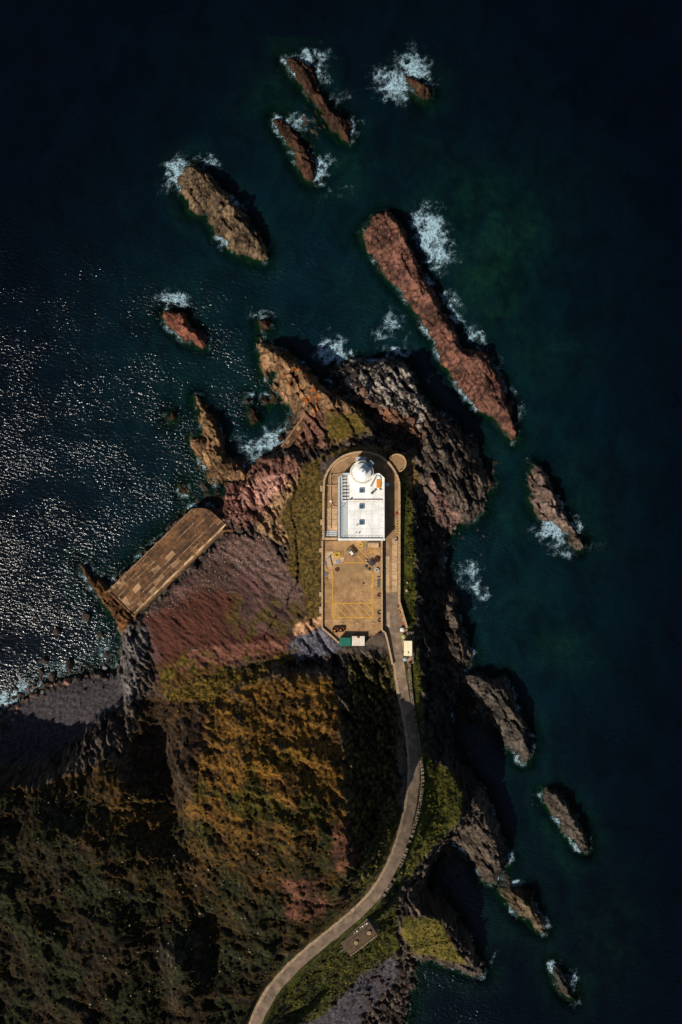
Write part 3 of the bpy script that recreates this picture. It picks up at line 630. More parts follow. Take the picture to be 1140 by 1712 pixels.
# foam lace
vor = nd(nt, 'ShaderNodeTexVoronoi', feature='DISTANCE_TO_EDGE', i_Scale=.8)
wv = nd(nt, 'ShaderNodeTexNoise', i_Scale=.55, i_Detail=5.0, i_Roughness=.7); Lk(geo.outputs['Position'], wv.inputs['Vector'])
vm = nd(nt, 'ShaderNodeVectorMath', operation='MULTIPLY_ADD'); Lk(wv.outputs['Color'], vm.inputs[0]); vm.inputs[1].default_value = (6, 6, 6); Lk(geo.outputs['Position'], vm.inputs[2])
Lk(vm.outputs[0], vor.inputs['Vector'])
edge = math_('SUBTRACT', 1.0, math_('MULTIPLY', vor.outputs['Distance'], 4.2), clamp=True)
rid = math_('SUBTRACT', 1.0, math_('MULTIPLY', math_('ABSOLUTE', math_('SUBTRACT', noise(1.1, 5, .65, dist=1.0), .5)), 9.0), clamp=True)
lace = math_('MAXIMUM', math_('MULTIPLY', edge, .8), rid)
thr = math_('MULTIPLY_ADD', A['foam'], -.60, 1.08)
fm = math_('MULTIPLY', math_('SUBTRACT', math_('MULTIPLY_ADD', noise(.6, 5, .65), .5, math_('MULTIPLY', lace, .62)), thr), 4.0, clamp=True)
thread = math_('SUBTRACT', 1.0, math_('MULTIPLY', math_('ABSOLUTE', math_('SUBTRACT', noise(.75, 4, .6, dist=2.2), .5)), 8.0), clamp=True)
fm = math_('MULTIPLY', fm, math_('MULTIPLY', A['foam'], 1.2, clamp=True), clamp=True)
fm = math_('MULTIPLY', fm, math_('MULTIPLY_ADD', math_('MAXIMUM', thread, edge), 1.15, .08), clamp=True)
mot = nd(nt, 'ShaderNodeMapRange', i_1=.35, i_2=.68, i_3=.62, i_4=1.5); Lk(noise(.09, 6, .68, dist=.8, stretch=(1, .7, 1), rot=35), mot.inputs[0])
r2b = nd(nt, 'ShaderNodeMix', data_type='RGBA', blend_type='MULTIPLY'); r2b.inputs[0].default_value = 1; Lk(r2.outputs[2], r2b.inputs[6]); Lk(mot.outputs[0], r2b.inputs[7])
r3 = nd(nt, 'ShaderNodeMix', data_type='RGBA'); Lk(fm, r3.inputs[0]); Lk(r2b.outputs[2], r3.inputs[6]); r3.inputs[7].default_value = (.34, .50, .58, 1)
Lk(r3.outputs[2], b.inputs['Base Color'])
b.inputs['IOR'].default_value = 1.33
Lk(math_('MULTIPLY_ADD', fm, .5, .19), b.inputs['Roughness'])
hgt = math_('ADD', math_('MULTIPLY', noise(.66, 1, .5, stretch=(1, 1.6, 1), rot=25), .53), math_('MULTIPLY', noise(1.8, 1.5, .55, stretch=(1, 1.4, 1), rot=-10), .18))
hgt = math_('MULTIPLY', hgt, A['chop'])
bp = nd(nt, 'ShaderNodeBump', i_Strength=1.0, i_Distance=1.9); Lk(hgt, bp.inputs['Height']); Lk(bp.outputs[0], b.inputs['Normal'])
tr = nd(nt, 'ShaderNodeBsdfTransparent'); tr.inputs[0].default_value = (.28, .62, .52, 1)
ms = nd(nt, 'ShaderNodeMixShader')
cl = math_('MULTIPLY', math_('MULTIPLY', A['clear'], .85), math_('SUBTRACT', 1.0, fm), clamp=True)
Lk(cl, ms.inputs[0]); Lk(b.outputs[0], ms.inputs[1]); Lk(tr.outputs[0], ms.inputs[2])
Lk(ms.outputs[0], nt.nodes['Material Output'].inputs[0])
me.materials.append(MW)
sea = bpy.data.objects.new('sea', me); sc.collection.objects.link(sea); tag(sea, kind='structure')

# ------------------------------------------------------------------ building helpers
def hz(x, y):                                # ground height under a world point
    i = int(np.clip(round((x-fx[0])/FS), 0, NX-1)); j = int(np.clip(round((y-fy[0])/FS), 0, NY-1))
    return float(Hn[j, i])
DZ = -12.0                                   # yard objects are drawn on a 29 m datum and stand on the 17 m yard
class MB:
    def __init__(s): s.v = []; s.f = []
    def prism(s, poly, z0, z1, top=None):
        n = len(poly); b = len(s.v); top = top or poly
        area = sum(poly[i][0]*poly[(i+1)%n][1]-poly[(i+1)%n][0]*poly[i][1] for i in range(n))
        if area < 0: poly = poly[::-1]; top = top[::-1]
        za = z0 if isinstance(z0, (list, tuple)) else [z0]*n
        s.v += [(p[0], p[1], za[i]) for i, p in enumerate(poly)] + [(p[0], p[1], z1) for p in top]
        s.f.append(tuple(range(b+n-1, b-1, -1))); s.f.append(tuple(range(b+n, b+2*n)))
        for i in range(n):
            j = (i+1) % n; s.f.append((b+i, b+j, b+n+j, b+n+i))
        return s
    def box(s, x, y, z, sx, sy, sz, rot=0.0, tilt=None):
        c, q = math.cos(rot), math.sin(rot)
        pts = [(x+dx*sx/2*c-dy*sy/2*q, y+dx*sx/2*q+dy*sy/2*c) for dx, dy in ((-1,-1),(1,-1),(1,1),(-1,1))]
        return s.prism(pts, z, z+sz)
    def cyl(s, x, y, z0, z1, r, r2=None, n=24):
        r2 = r if r2 is None else r2
        a = [2*math.pi*i/n for i in range(n)]
        return s.prism([(x+r*math.cos(t), y+r*math.sin(t)) for t in a], z0, z1, [(x+r2*math.cos(t), y+r2*math.sin(t)) for t in a])
    def tube(s, pts, r, n=6, closed=False):
        b = len(s.v); m = len(pts); pv = [Vector(p) for p in pts]
        for i, p in enumerate(pv):
            a = pv[(i-1) % m] if (closed or i > 0) else p; c = pv[(i+1) % m] if (closed or i < m-1) else p
            d = (c-a).normalized(); u = d.cross(Vector((0,0,1)))
            if u.length < .01: u = Vector((1,0,0))
            u.normalize(); w_ = d.cross(u)
            for k in range(n):
                t = 2*math.pi*k/n; s.v.append(tuple(p+u*r*math.cos(t)+w_*r*math.sin(t)))
        for i in range(m if closed else m-1):
            for k in range(n):
                a0 = b+i*n+k; a1 = b+i*n+(k+1) % n; c0 = b+((i+1) % m)*n+k; c1 = b+((i+1) % m)*n+(k+1) % n
                s.f.append((a0, a1, c1, c0))
        if not closed: s.f.append(tuple(b+k for k in range(n-1,-1,-1))); s.f.append(tuple(b+(m-1)*n+k for k in range(n)))
        return s
    def strip(s, line, wd, z0, z1, off=0.0, wob=0.0):  # wall or ribbon along (x,y[,z]) points; z0/z1 are added to the point's z if there
        p = [Vector(q[:2]) for q in line]; m = len(p); b = len(s.v)
        for i in range(m):
            d = (p[min(i+1, m-1)]-p[max(i-1, 0)]).normalized(); nn = Vector((-d.y, d.x))
            zz = line[i][2] if len(line[i]) > 2 else 0
            ja = wob*(math.sin(i*.8)+math.sin(i*.63+1)+rng.uniform(-1, 1))*.5; jb = wob*(math.sin(i*1.3+2)+rng.uniform(-1, 1))*.6
            l = p[i]+nn*(off+wd/2+ja); r = p[i]+nn*(off-wd/2-jb)
            s.v += [(l.x,l.y,zz+z1),(r.x,r.y,zz+z1),(r.x,r.y,zz+z0),(l.x,l.y,zz+z0)]
        for i in range(m-1):
            for k in range(4):
                s.f.append((b+i*4+k, b+i*4+(k+1) % 4, b+(i+1)*4+(k+1) % 4, b+(i+1)*4+k))
        s.f.append((b+3,b+2,b+1,b)); e = b+(m-1)*4; s.f.append((e,e+1,e+2,e+3))
        return s
    def dome(s, x, y, z, r, h, n=20, m=5):
        b = len(s.v)
        for j in range(m):
            t = j/m*math.pi/2
            for i in range(n): s.v.append((x+r*math.cos(t)*math.cos(6.28318*i/n), y+r*math.cos(t)*math.sin(6.28318*i/n), z+h*math.sin(t)))
        s.v.append((x, y, z+h)); tp = len(s.v)-1
        for j in range(m-1):
            for i in range(n): s.f.append((b+j*n+i, b+j*n+(i+1)%n, b+(j+1)*n+(i+1)%n, b+(j+1)*n+i))
        for i in range(n): s.f.append((b+(m-1)*n+i, b+(m-1)*n+(i+1)%n, tp))
        return s
    def build(s, name, m, parent=None, smooth=False, kind=None):
        me = bpy.data.meshes.new(name)
        o0 = Vector((0,0,0))
        if parent is not None:
            q = parent
            while q is not None: o0 = o0+q.location; q = q.parent
        else:
            a = np.array(s.v); o0 = Vector(((a[:,0].min()+a[:,0].max())/2, (a[:,1].min()+a[:,1].max())/2, a[:,2].min()))
        if parent is None: o0 = o0+Vector((0,0,DZ))
        me.from_pydata([tuple(Vector(v)+Vector((0,0,DZ))-o0) for v in s.v], [], s.f); me.update()
        me.materials.append(m)
        if smooth: me.polygons.foreach_set('use_smooth', [True]*len(me.polygons))
        o = bpy.data.objects.new(name, me); sc.collection.objects.link(o)
        if parent is not None: o.parent = parent
        else: o.location = o0
        if kind: o['kind'] = kind
        return o
def thing(name, label, cat, loc, group=None):
    o = bpy.data.objects.new(name, None); sc.collection.objects.link(o); o.location = (loc[0], loc[1], loc[2]+DZ)
    o.empty_display_size = .5
    return tag(o, label, cat, group)
def TP(x, y, z): a, b_ = Q('T', [(x, y)])[0]; return P(a, b_, z+DZ)
def UP(x, y, z): a, b_ = Q('U', [(x, y)])[0]; return P(a, b_, z+DZ)
def dens(line, step):                        # resample a polyline
    out = []
    for a, b_ in zip(line[:-1], line[1:]):
        L = math.hypot(b_[0]-a[0], b_[1]-a[1]); n = max(1, int(L/step))
        for i in range(n): t = i/n; out.append(tuple(a[k]+(b_[k]-a[k])*t for k in range(len(a))))
    out.append(tuple(line[-1])); return out
def smooth_line(p, it=2):
    for _ in range(it):
        q = [p[0]]
        for a, b_ in zip(p[:-1], p[1:]):
            q += [tuple(a[k]*.75+b_[k]*.25 for k in range(len(a))), tuple(a[k]*.25+b_[k]*.75 for k in range(len(a)))]
        q.append(p[-1]); p = q
    return p

white = surf('white_paint', (.80,.79,.76,1), (.68,.66,.61,1), .6, .35, .15, bscale=3, blotch=.13, bl_scale=.3)
whitew = surf('weathered_white_paint', (.78,.75,.69,1), (.56,.46,.34,1), .6, 1.2, .15)
palegrey = surf('pale_grey_roofing', (.42,.43,.43,1), (.36,.37,.37,1), .7, .8)
bluegrey = surf('blue_grey_steel', (.16,.22,.28,1), (.12,.17,.22,1), .5, 1)
glass = surf('roof_glass', (.06,.09,.13,1), (.045,.07,.10,1), .12, .6, 0, spec=.6)
dkmetal = surf('dark_pipe', (.03,.03,.035,1), None, .5)
orange_ = surf('orange_paint', (.62,.25,.02,1), (.5,.19,.02,1), .5)
conc = [surf('concrete_a', c4(188,148,102), c4(158,120,78), .9, .45, .5, blotch=.3, bl_scale=.2), surf('concrete_b', c4(180,140,98), c4(146,110,74), .9, .5, .5, blotch=.3, bl_scale=.2), surf('concrete_c', c4(194,154,108), c4(164,126,84), .9, .4, .5, blotch=.3, bl_scale=.2)]
concl = surf('light_concrete', c4(212,178,136), c4(170,134,94), .9, .9, .5)
yardm = surf('yard_screed', c4(168,132,94), c4(116,90,64), .9, .35, .6)
wallm = surf('weathered_wall', c4(176,144,108), c4(120,94,66), .9, .8, .6)
wallm2 = surf('coping_stone', c4(196,166,128), c4(150,120,86), .9, 1.2, .5)
rubble = [surf('rubble_%s' % n, c4(*a), c4(*b_), .9, 2.0, .6) for n, a, b_ in (('a',(128,112,96),(84,72,60)),('b',(104,90,76),(66,56,48)),('c',(150,132,112),(104,90,72)))]
asph = surf('worn_asphalt', c4(150,126,104), c4(110,92,76), .9, .5, .5, bscale=6, blotch=.3, bl_scale=.25)
asph2 = surf('road_patch', c4(98,84,78), c4(74,64,60), .9, .8, .5)
kerbm = surf('pale_kerb', c4(188,160,128), c4(130,108,82), .9, 1.0, .4)
yellow = surf('yellow_line_paint', c4(226,170,40), c4(190,136,34), .7, 1.5, .1)
quaym = [surf('quay_stone_%s' % n, c4(*a), c4(*b_), .9, .7, .7, blotch=.55, bl_scale=.16) for n, a, b_ in (('a',(124,86,54),(80,54,34)),('b',(112,78,50),(70,48,32)),('c',(142,100,64),(96,66,42)),('d',(196,156,116),(140,100,68)))]
mortar = surf('quay_mortar', c4(226,196,150), c4(120,84,52), .9, .45, .4)
greenp_ = surf('green_roof', c4(20,112,92), c4(16,92,76), .6, 1)
creamp = surf('cream_roof', c4(250,238,200), c4(236,220,176), .6, .8)
bagw = surf('bulk_bag_white', c4(236,232,220), c4(200,198,190), .8, 2)
bagg = surf('bulk_bag_green', c4(196,206,120), c4(160,172,90), .8, 2)
bagb = surf('bulk_bag_blue', c4(190,214,216), c4(150,180,184), .8, 2)
strapm = surf('strap', (.04,.04,.05,1), None)
brownw = surf('stained_timber', c4(140,78,42), c4(96,50,28), .8, 2)
rust = surf('rusty_steel', c4(104,56,34), c4(62,34,24), .85, 3)
greyst = surf('galvanised_steel', c4(140,136,128), c4(100,98,94), .5, 2)
yhose = surf('yellow_hose', c4(222,180,50), None, .5)
bhose = surf('pale_blue_hose', c4(170,186,206), None, .5)
tyre = surf('black_rubber', (.02,.02,.02,1), None, .8)
redp = surf('red_paint', c4(170,50,36), None, .6)
darkst = surf('stain_on_concrete', c4(164,130,90), c4(138,108,74), .9, .35, .4)
planky = surf('pale_plank', c4(200,170,120), c4(160,130,90), .8, 2)

# ------------------------------------------------------------------ lighthouse with its flat-roofed house
ZG = 29.05
BX, BY = TP(505, 700, 33); lh = thing('lighthouse', 'white round lighthouse tower joined to its flat white roofed house', 'lighthouse', (BX, BY, ZG))
ZR = 32.9
out = [TP(*p, ZR) for p in [(272,412),(320,365),(400,365),(640,365),(684,365),(738,412),(738,1042),(272,1042)]]
MB().prism(out, ZG-.4, ZR-.05).build('wall', white, lh)
def trect(x0, y0, x1, y1, z): a = TP(x0, y0, z); b_ = TP(x1, y1, z); return a[0], b_[0], b_[1], a[1]
# roof deck in sheets
xs = [372,432,492,552,612,672,730]; ys = [655,745,835,925,1008]
for i in range(6):
    for j in range(4):
        x0, x1, y0, y1 = trect(xs[i]+.6, ys[j]+.6, xs[i+1]-.6, ys[j+1]-.6, ZR)
        MB().prism([(x0,y0),(x1,y0),(x1,y1),(x0,y1)], ZR-.04, ZR+.10+.012*rng.random()).build('roof_panel', white, lh)
x0, x1, y0, y1 = trect(300, 655, 368, 1008, ZR); m_ = MB().prism([(x0,y0),(x1,y0),(x1,y1),(x0,y1)], ZR-.04, ZR+.02); m_.build('gutter_deck', palegrey, lh)
nd_ = [TP(*p, ZR) for p in [(300,420),(335,385),(675,385),(718,425),(718,628),(300,628)]]
MB().prism(nd_, ZR-.04, ZR+.03).build('north_roof', white, lh)
x0, x1, y0, y1 = trect(375, 633, 716, 645, ZR); MB().prism([(x0,y0),(x1,y0),(x1,y1),(x0,y1)], ZR-.04, ZR+.45).build('upstand', whitew, lh)
# parapets
pl = [TP(*p, ZR+.3) for p in [(282,1028),(282,418),(326,375),(410,375)]]
MB().strip(pl, .78, ZR-.05, ZR+.32).build('parapet', palegrey, lh)
MB().strip([TP(268,1030,ZR+.3), TP(742,1030,ZR+.3)], .72, ZR-.05, ZR+.36).build('parapet', white, lh)
MB().strip([TP(729,1018,ZR+.3), TP(729,414,ZR+.3), TP(682,374,ZR+.3), TP(640,374,ZR+.3)], .5, ZR-.05, ZR+.30).build('parapet', white, lh)
# guard rail on west and south sides
gr = MB(); pts = dens([TP(286,400,ZR+1), TP(286,1024,ZR+1), TP(732,1024,ZR+1)], 1.1)
for p in pts: gr.box(p[0], p[1], ZR+.3, .07, .07, .95)
for h in (.6, 1.25): gr.tube([(p[0], p[1], ZR+h) for p in pts], .035, 5)
gr.build('guard_rail', greyst, lh)
for (cx_, cy_) in ((507,540),(507,700),(507,861)):
    c = TP(cx_, cy_, ZR+.3); f = MB()
    for dx, dy, sx, sy in ((-.74,0,.14,1.62),(.74,0,.14,1.62),(0,.74,1.34,.14),(0,-.74,1.34,.14)): f.box(c[0]+dx, c[1]+dy, ZR, sx, sy, .42)
    sk = f.build('skylight', bluegrey, lh)
    MB().box(c[0], c[1], ZR+.3, 1.34, 1.34, .06).build('pane', glass, sk)
# pipe run on the west side of the north roof
for k, x in enumerate((312,326,341,357,370)):
    a = TP(x, 378+k*6 if k < 4 else 480, ZR+.5); b_ = TP(x, 640, ZR+.5)
    m_ = MB().tube([(a[0],a[1],ZR+.5),(b_[0],b_[1],ZR+.5)], .055, 6); m_.build('pipe', dkmetal, lh)
for y in range(400, 640, 34):
    a = TP(308, y, ZR+.4); b_ = TP(372 if y > 480 else 358, y, ZR+.4); MB().box((a[0]+b_[0])/2, a[1], ZR+.02, b_[0]-a[0], .07, .42).build('pipe_bracket', dkmetal, lh)
a = TP(365, 645, ZR+.3); b_ = TP(305, 712, ZR+.3); MB().tube([(a[0],a[1],ZR+.3),(b_[0],b_[1],ZR+.3)], .06, 6).build('pipe', dkmetal, lh)
c = TP(677, 470, ZR+.3); MB().box(c[0], c[1], ZR, 1.42, 2.95, .5).build('orange_hatch', orange_, lh)
c = TP(677, 412, ZR+.4); MB().prism([TP(655,425,ZR+.4),TP(700,425,ZR+.4),TP(690,395,ZR+.4),TP(668,395,ZR+.4)], ZR, ZR+.6).build('vent_hood', white, lh)
for x, y, r, mm in ((612,566,.42,dkmetal),(637,543,.42,greyst),(682,540,.5,whitew),(397,628,.3,dkmetal),(460,888,.2,dkmetal),(480,967,.2,dkmetal),(447,966,.14,dkmetal)):
    c = TP(x, y, ZR+.4); m_ = MB().cyl(c[0], c[1], ZR, ZR+.45, r*.55, n=12).cyl(c[0], c[1], ZR+.45, ZR+.6, r, n=14); m_.build('roof_vent', mm, lh)
ro = MB(); pts = [TP(600,500,ZR+.7), TP(665,375,ZR+.7)]
for d_ in (-.28, .0, .28): ro.tube([(pts[0][0]+d_, pts[0][1]+d_*.4, ZR+.25),(pts[1][0]+d_, pts[1][1]+d_*.4, ZR+.25)], .05, 5)
ro.build('cable_tray', greyst, lh)
for y in range(470, 1000, 64):
    a = TP(712, y, ZR+.4); MB().box(a[0], a[1], ZR, .5, .12, .22).build('gutter_bracket', whitew, lh)
# tower
TX, TY = TP(510, 358, 38.5)
MB().cyl(TX, TY, ZG-.4, 36.4, 3.75, 3.55, 48).build('tower', white, lh, True)
gd = MB().cyl(TX, TY, 36.4, 36.7, 4.0, n=48).build('gallery_deck', whitew, lh)
rl = MB()
for k in range(32):
    a = 2*math.pi*k/32; rl.box(TX+3.9*math.cos(a), TY+3.9*math.sin(a), 36.7, .07, .07, 1.1)
for h in (37.2, 37.8): rl.tube([(TX+3.9*math.cos(a), TY+3.9*math.sin(a), h) for a in np.linspace(0, 2*math.pi, 49)[:-1]], .045, 5, True)
rl.build('gallery_railing', white, gd)
MB().cyl(TX, TY, 36.7, 38.1, 3.05, 3.0, 40).build('service_room', white, lh, True)
MB().cyl(TX, TY, 38.1, 38.75, 3.1, 1.75, 40).build('sloping_roof', white, lh)
gl = MB().cyl(TX, TY, 38.75, 40.6, 1.42, n=16).build('lantern_glass', surf('lantern_glazing', (.35,.42,.46,1), None, .15, 1, 0, spec=.6), lh)
mu = MB()
for k in range(16):
    a = 2*math.pi*k/16; mu.box(TX+1.45*math.cos(a), TY+1.45*math.sin(a), 38.75, .07, .07, 1.85, a)
mu.build('glazing_bar', white, gl)
dm = MB().dome(TX, TY, 40.6, 1.55, .75, 28, 6).build('lantern_dome', white, lh, True)
MB().cyl(TX, TY, 41.3, 41.75, .16, n=10).dome(TX, TY, 41.75, .2, .2, 8, 3).build('finial', greyst, dm)
c = TP(503, 230, 34); MB().box(c[0], c[1]-.3, ZG, 3.3, 2.2, 4.9).build('entrance_lobby', white, lh)
MB().box(c[0], c[1]-.3, ZG+4.9, 3.5, 2.4, .12).build('lobby_roof', palegrey, lh)
c = TP(596, 272, 38); MB().box(c[0], c[1], 36.75, 1.6, 1.9, 1.7, R(-42)).build('lamp_housing', bluegrey, lh)
c = TP(765, 480, 30); MB().box(c[0], c[1], ZG, 1.3, 1.2, 1.5).build('plant_box', bagb, lh)

# ------------------------------------------------------------------ yard paving, boundary wall, lookout
yard = [TP(*p, ZG) for p in [(130,1045),(130,480),(155,385),(205,305),(275,235),(345,195),(432,168),(540,160),(640,180),(715,220),(785,285),(835,362),(868,432),(878,500),(878,1250)]]+[UP(878,690,ZG),UP(905,790,ZG),UP(950,960,ZG),UP(1010,1020,ZG),UP(1025,1300,ZG),UP(935,1340,ZG),UP(850,1340,ZG),UP(800,1200,ZG),UP(745,1000,ZG),UP(722,960,ZG),UP(722,85,ZG)]
MB().prism(yard, 28.6, ZG).build('yard_paving', yardm, kind='structure')
def slabset(name_obj, label_struct, frame, rects, z, mats, hgt=.05):
    par = bpy.data.objects.new(name_obj, None); sc.collection.objects.link(par); par['kind'] = 'structure'
    c = frame(rects[0][0], rects[0][1], z); par.location = (c[0], c[1], z+DZ)
    for r in rects:
        a = frame(r[0], r[1], z); b_ = frame(r[2], r[3], z); g = .04
        MB().prism([(a[0]+g,b_[1]+g),(b_[0]-g,b_[1]+g),(b_[0]-g,a[1]-g),(a[0]+g,a[1]-g)], z-.2, z+hgt+rng.random()*.012).build('slab', rng.choice(mats), par)
    return par
slabset('yard_path', '', TP, [(150,720+i*55,262,775+i*55) for i in range(4)], ZG, [concl, wallm2])
slabset('concrete_track', '', UP, [(742,240+i*60,788,300+i*60) for i in range(6)]+[(812,60+i*60,864,120+i*60) for i in range(9)], ZG, [concl, wallm2, concl])
MB().prism([UP(*p, ZG) for p in [(742,608),(864,608),(866,700),(880,800),(905,900),(920,960),(905,1340),(812,1340),(780,1150),(745,1000),(738,900)]], ZG-.1, ZG+.03).build('access_road', asph, kind='structure')
wp = [TP(*p, 30.2) for p in [(122,1045),(124,470),(148,380),(198,298),(268,228),(340,186),(430,160),(540,152),(642,172),(722,212),(794,278),(846,358),(878,430),(886,500),(886,1100)]]
wp = smooth_line(wp[:1]+dens(wp[1:14], 3)+wp[14:], 1)+[UP(886,500,30.2),UP(884,690,30.2),UP(912,790,30.2),UP(945,900,30.2),UP(962,960,30.2)]
bw = thing('boundary_wall', 'pale stone boundary wall curving round the north end of the lighthouse yard', 'wall', (wp[len(wp)//2][0], wp[len(wp)//2][1], 28.6))
MB().strip(wp, .5, 26.5, 30.05).build('wall_body', wallm, bw)
cp = MB(); dl = dens(wp, .9)
for a, b_ in zip(dl[:-1], dl[1:]):
    L = math.hypot(b_[0]-a[0], b_[1]-a[1])
    cp.box((a[0]+b_[0])/2, (a[1]+b_[1])/2, 30.05, L-.03, .72+rng.uniform(-.04, .04), .16+rng.random()*.04, math.atan2(b_[1]-a[1], b_[0]-a[0]))
cp.build('coping_stones', wallm2, bw, kind='stuff')
for y in (520, 860):
    c = TP(103, y, 29.6); MB().box(c[0], c[1], 26.5, .7, 2.0, 3.1).build('buttress', wallm2, bw)
ww = [UP(*p, 30.6) for p in [(112,85),(110,960),(198,1035),(278,1108)]]
tw = thing('terrace_wall', 'long straight pale wall along the left edge of the marked terrace', 'wall', (ww[1][0], ww[1][1], 28.5))
MB().strip(ww, .42, 27.0, 30.4).build('wall_body', wallm, tw)
cp = MB(); dl = dens(ww, 1.0)
for a, b_ in zip(dl[:-1], dl[1:]):
    cp.box((a[0]+b_[0])/2, (a[1]+b_[1])/2, 30.4, math.hypot(b_[0]-a[0], b_[1]-a[1])-.03, .58, .14+rng.random()*.03, math.atan2(b_[1]-a[1], b_[0]-a[0]))
cp.build('coping_stones', wallm2, tw, kind='stuff')
for y in (180, 620, 780): c = UP(95, y, 29.8); MB().box(c[0], c[1], 27.0, .9, 1.5 if y < 700 else 2.4, 3.0).build('buttress', wallm2, tw)
ew = [UP(*p, 30.6) for p in [(708,85),(710,980),(745,1010),(765,1080),(800,1240),(818,1330)]]
ew = [(p[0], p[1], 0 if i < 3 else [-.2,-.4,-.3][i-3]) for i, p in enumerate(ew)]
te = thing('retaining_wall', 'retaining wall between the marked terrace and the sunken track', 'wall', (ew[1][0], ew[1][1], 28.5))
MB().strip(ew, .5, 27.6, 30.35).build('wall_body', wallm, te)
MB().strip(ew, .62, 30.352, 30.47).build('coping', wallm2, te)
lk = TP(862, 265, 30.0)
ll = thing('round_lookout', 'small round walled lookout platform outside the curved yard wall', 'lookout', (lk[0], lk[1], 22))
MB().cyl(lk[0], lk[1], 20, 29.5, 2.9, n=32).build('floor', surf('lookout_earth', c4(166,130,92), c4(116,88,58), .95, 1.6, .8), ll)
MB().strip([(lk[0]+3.05*math.cos(a), lk[1]+3.05*math.sin(a)) for a in np.linspace(R(-75), R(150), 28)], .36, 20, 30.25).build('parapet', wallm2, ll)
# pipes in the yard
yp = TP(198, 640, 29.5); pi_ = thing('yard_pipe', 'pale pipe run with branches lying in the yard left of the house', 'pipe', (yp[0], yp[1], ZG))
def pipe(pts, r=.16, name='pipe', m=wallm2, z=ZG+.25): MB().tube([(*TP(x, y, z), z) for x, y in pts], r, 8).build(name, m, pi_)
pipe([(198,385),(196,890)]); pipe([(150,487),(262,485)]); pipe([(205,385),(262,375),(320,362)], .14); pipe([(200,660),(226,700),(262,702)], .14); pipe([(196,920),(196,885)], .24)
for x, y in ((198,387),(198,487),(198,700)):
    c = TP(x, y, ZG+.4); k_ = MB().cyl(c[0], c[1], ZG, ZG+.5, .36, n=14).build('junction_box', wallm2, pi_); MB().cyl(c[0], c[1], ZG+.5, ZG+.56, .22, n=12).build('cover', dkmetal, k_)
c = TP(196, 650, ZG); MB().box(c[0], c[1], ZG, .7, .5, .4).build('valve_box', white, pi_)
# arc kerb in the yard
MB().strip(smooth_line([TP(*p, ZG) for p in [(200,340),(240,285),(300,240),(390,200)]], 2), .35, ZG-.1, ZG+.12).build('yard_kerb', concl, kind='structure')
# steps
c = TP(198, 990, 29.8); sp = thing('yard_steps', 'flight of pale steps between the yard path and the terrace', 'steps', (c[0], c[1], ZG))
for k in range(5):
    c = TP(198, 952+k*19, 29.5); MB().box(c[0], c[1], ZG-.1, 4.1, .55, .2+k*.17).build('step', palegrey if k < 3 else concl, sp)
for x in (135, 262):
    a = TP(x, 945, 30.5); b_ = TP(x, 1040, 30.5); MB().tube([(a[0],a[1],ZG+.2),(a[0],a[1],ZG+1.2),(b_[0],b_[1],ZG+1.9),(b_[0],b_[1],ZG+.9)], .05, 5).build('handrail', greyst, sp)
c = TP(198, 1022, 30.0); MB().box(c[0], c[1], ZG-.1, 4.2, .6, 1.1).build('landing', concl, sp)

# ------------------------------------------------------------------ marked terrace
ZT = 29.85
tp_ = [UP(*p, ZT) for p in [(122,85),(696,85),(700,975),(640,1030),(560,1050),(400,1095),(280,1105),(205,1035),(122,955)]]
c = UP(415, 500, ZT); tr_ = bpy.data.objects.new('terrace', None); sc.collection.objects.link(tr_); tr_.location = (c[0], c[1], ZT+DZ); tr_['kind'] = 'structure'
MB().prism(tp_, 26.5, ZT-.05).build('terrace_base', conc[1], tr_)
def clip(poly, cl):                          # convex clip
    A_ = sum(cl[i][0]*cl[(i+1)%len(cl)][1]-cl[(i+1)%len(cl)][0]*cl[i][1] for i in range(len(cl)))
    if A_ < 0: cl = cl[::-1]
    for i in range(len(cl)):
        a = cl[i]; b_ = cl[(i+1) % len(cl)]; o_ = []
        f = lambda p: (b_[0]-a[0])*(p[1]-a[1])-(b_[1]-a[1])*(p[0]-a[0])
        for k in range(len(poly)):
            p = poly[k]; q = poly[(k+1) % len(poly)]; fp, fq = f(p), f(q)
            if fp >= 0: o_.append(p)
            if fp*fq < 0: t = fp/(fp-fq); o_.append((p[0]+(q[0]-p[0])*t, p[1]+(q[1]-p[1])*t))
        poly = o_
        if len(poly) < 3: return None
    return poly
ux = [122,213,320,432,530,622,702]; uy = [85,185,305,370,470,570,665,712,800,870,980,1110]
for i in range(6):
    for j in range(11):
        a = UP(ux[i], uy[j], ZT); b_ = UP(ux[i+1], uy[j+1], ZT); g = .018
        pc = clip([(a[0]+g,b_[1]+g),(b_[0]-g,b_[1]+g),(b_[0]-g,a[1]-g),(a[0]+g,a[1]-g)], tp_)
        if pc: MB().prism(pc, ZT-.2, ZT+rng.random()*.012).build('slab', rng.choice(conc), tr_)
def sheet(name, poly, z, m, par=None): return MB().prism(poly, z, z+.004).build(name, m, par)
sheet('stain', [UP(*p, ZT) for p in [(215,420),(230,350),(330,315),(540,310),(560,370),(430,430),(318,530),(290,520)]], ZT+.016, darkst, tr_)
ym = MB(); ZL = ZT+.022
def yl(a, b_, wd=.22):
    a = UP(*a, ZT); b_ = UP(*b_, ZT); L = math.hypot(b_[0]-a[0], b_[1]-a[1])
    d = ((b_[0]-a[0])/L*wd/2, (b_[1]-a[1])/L*wd/2); n_ = (-d[1], d[0])
    ym.prism([(a[0]+n_[0],a[1]+n_[1]),(a[0]-n_[0],a[1]-n_[1]),(b_[0]-n_[0],b_[1]-n_[1]),(b_[0]+n_[0],b_[1]+n_[1])], ZL+len(ym.v)*.00001, ZL+.004+len(ym.v)*.00001)
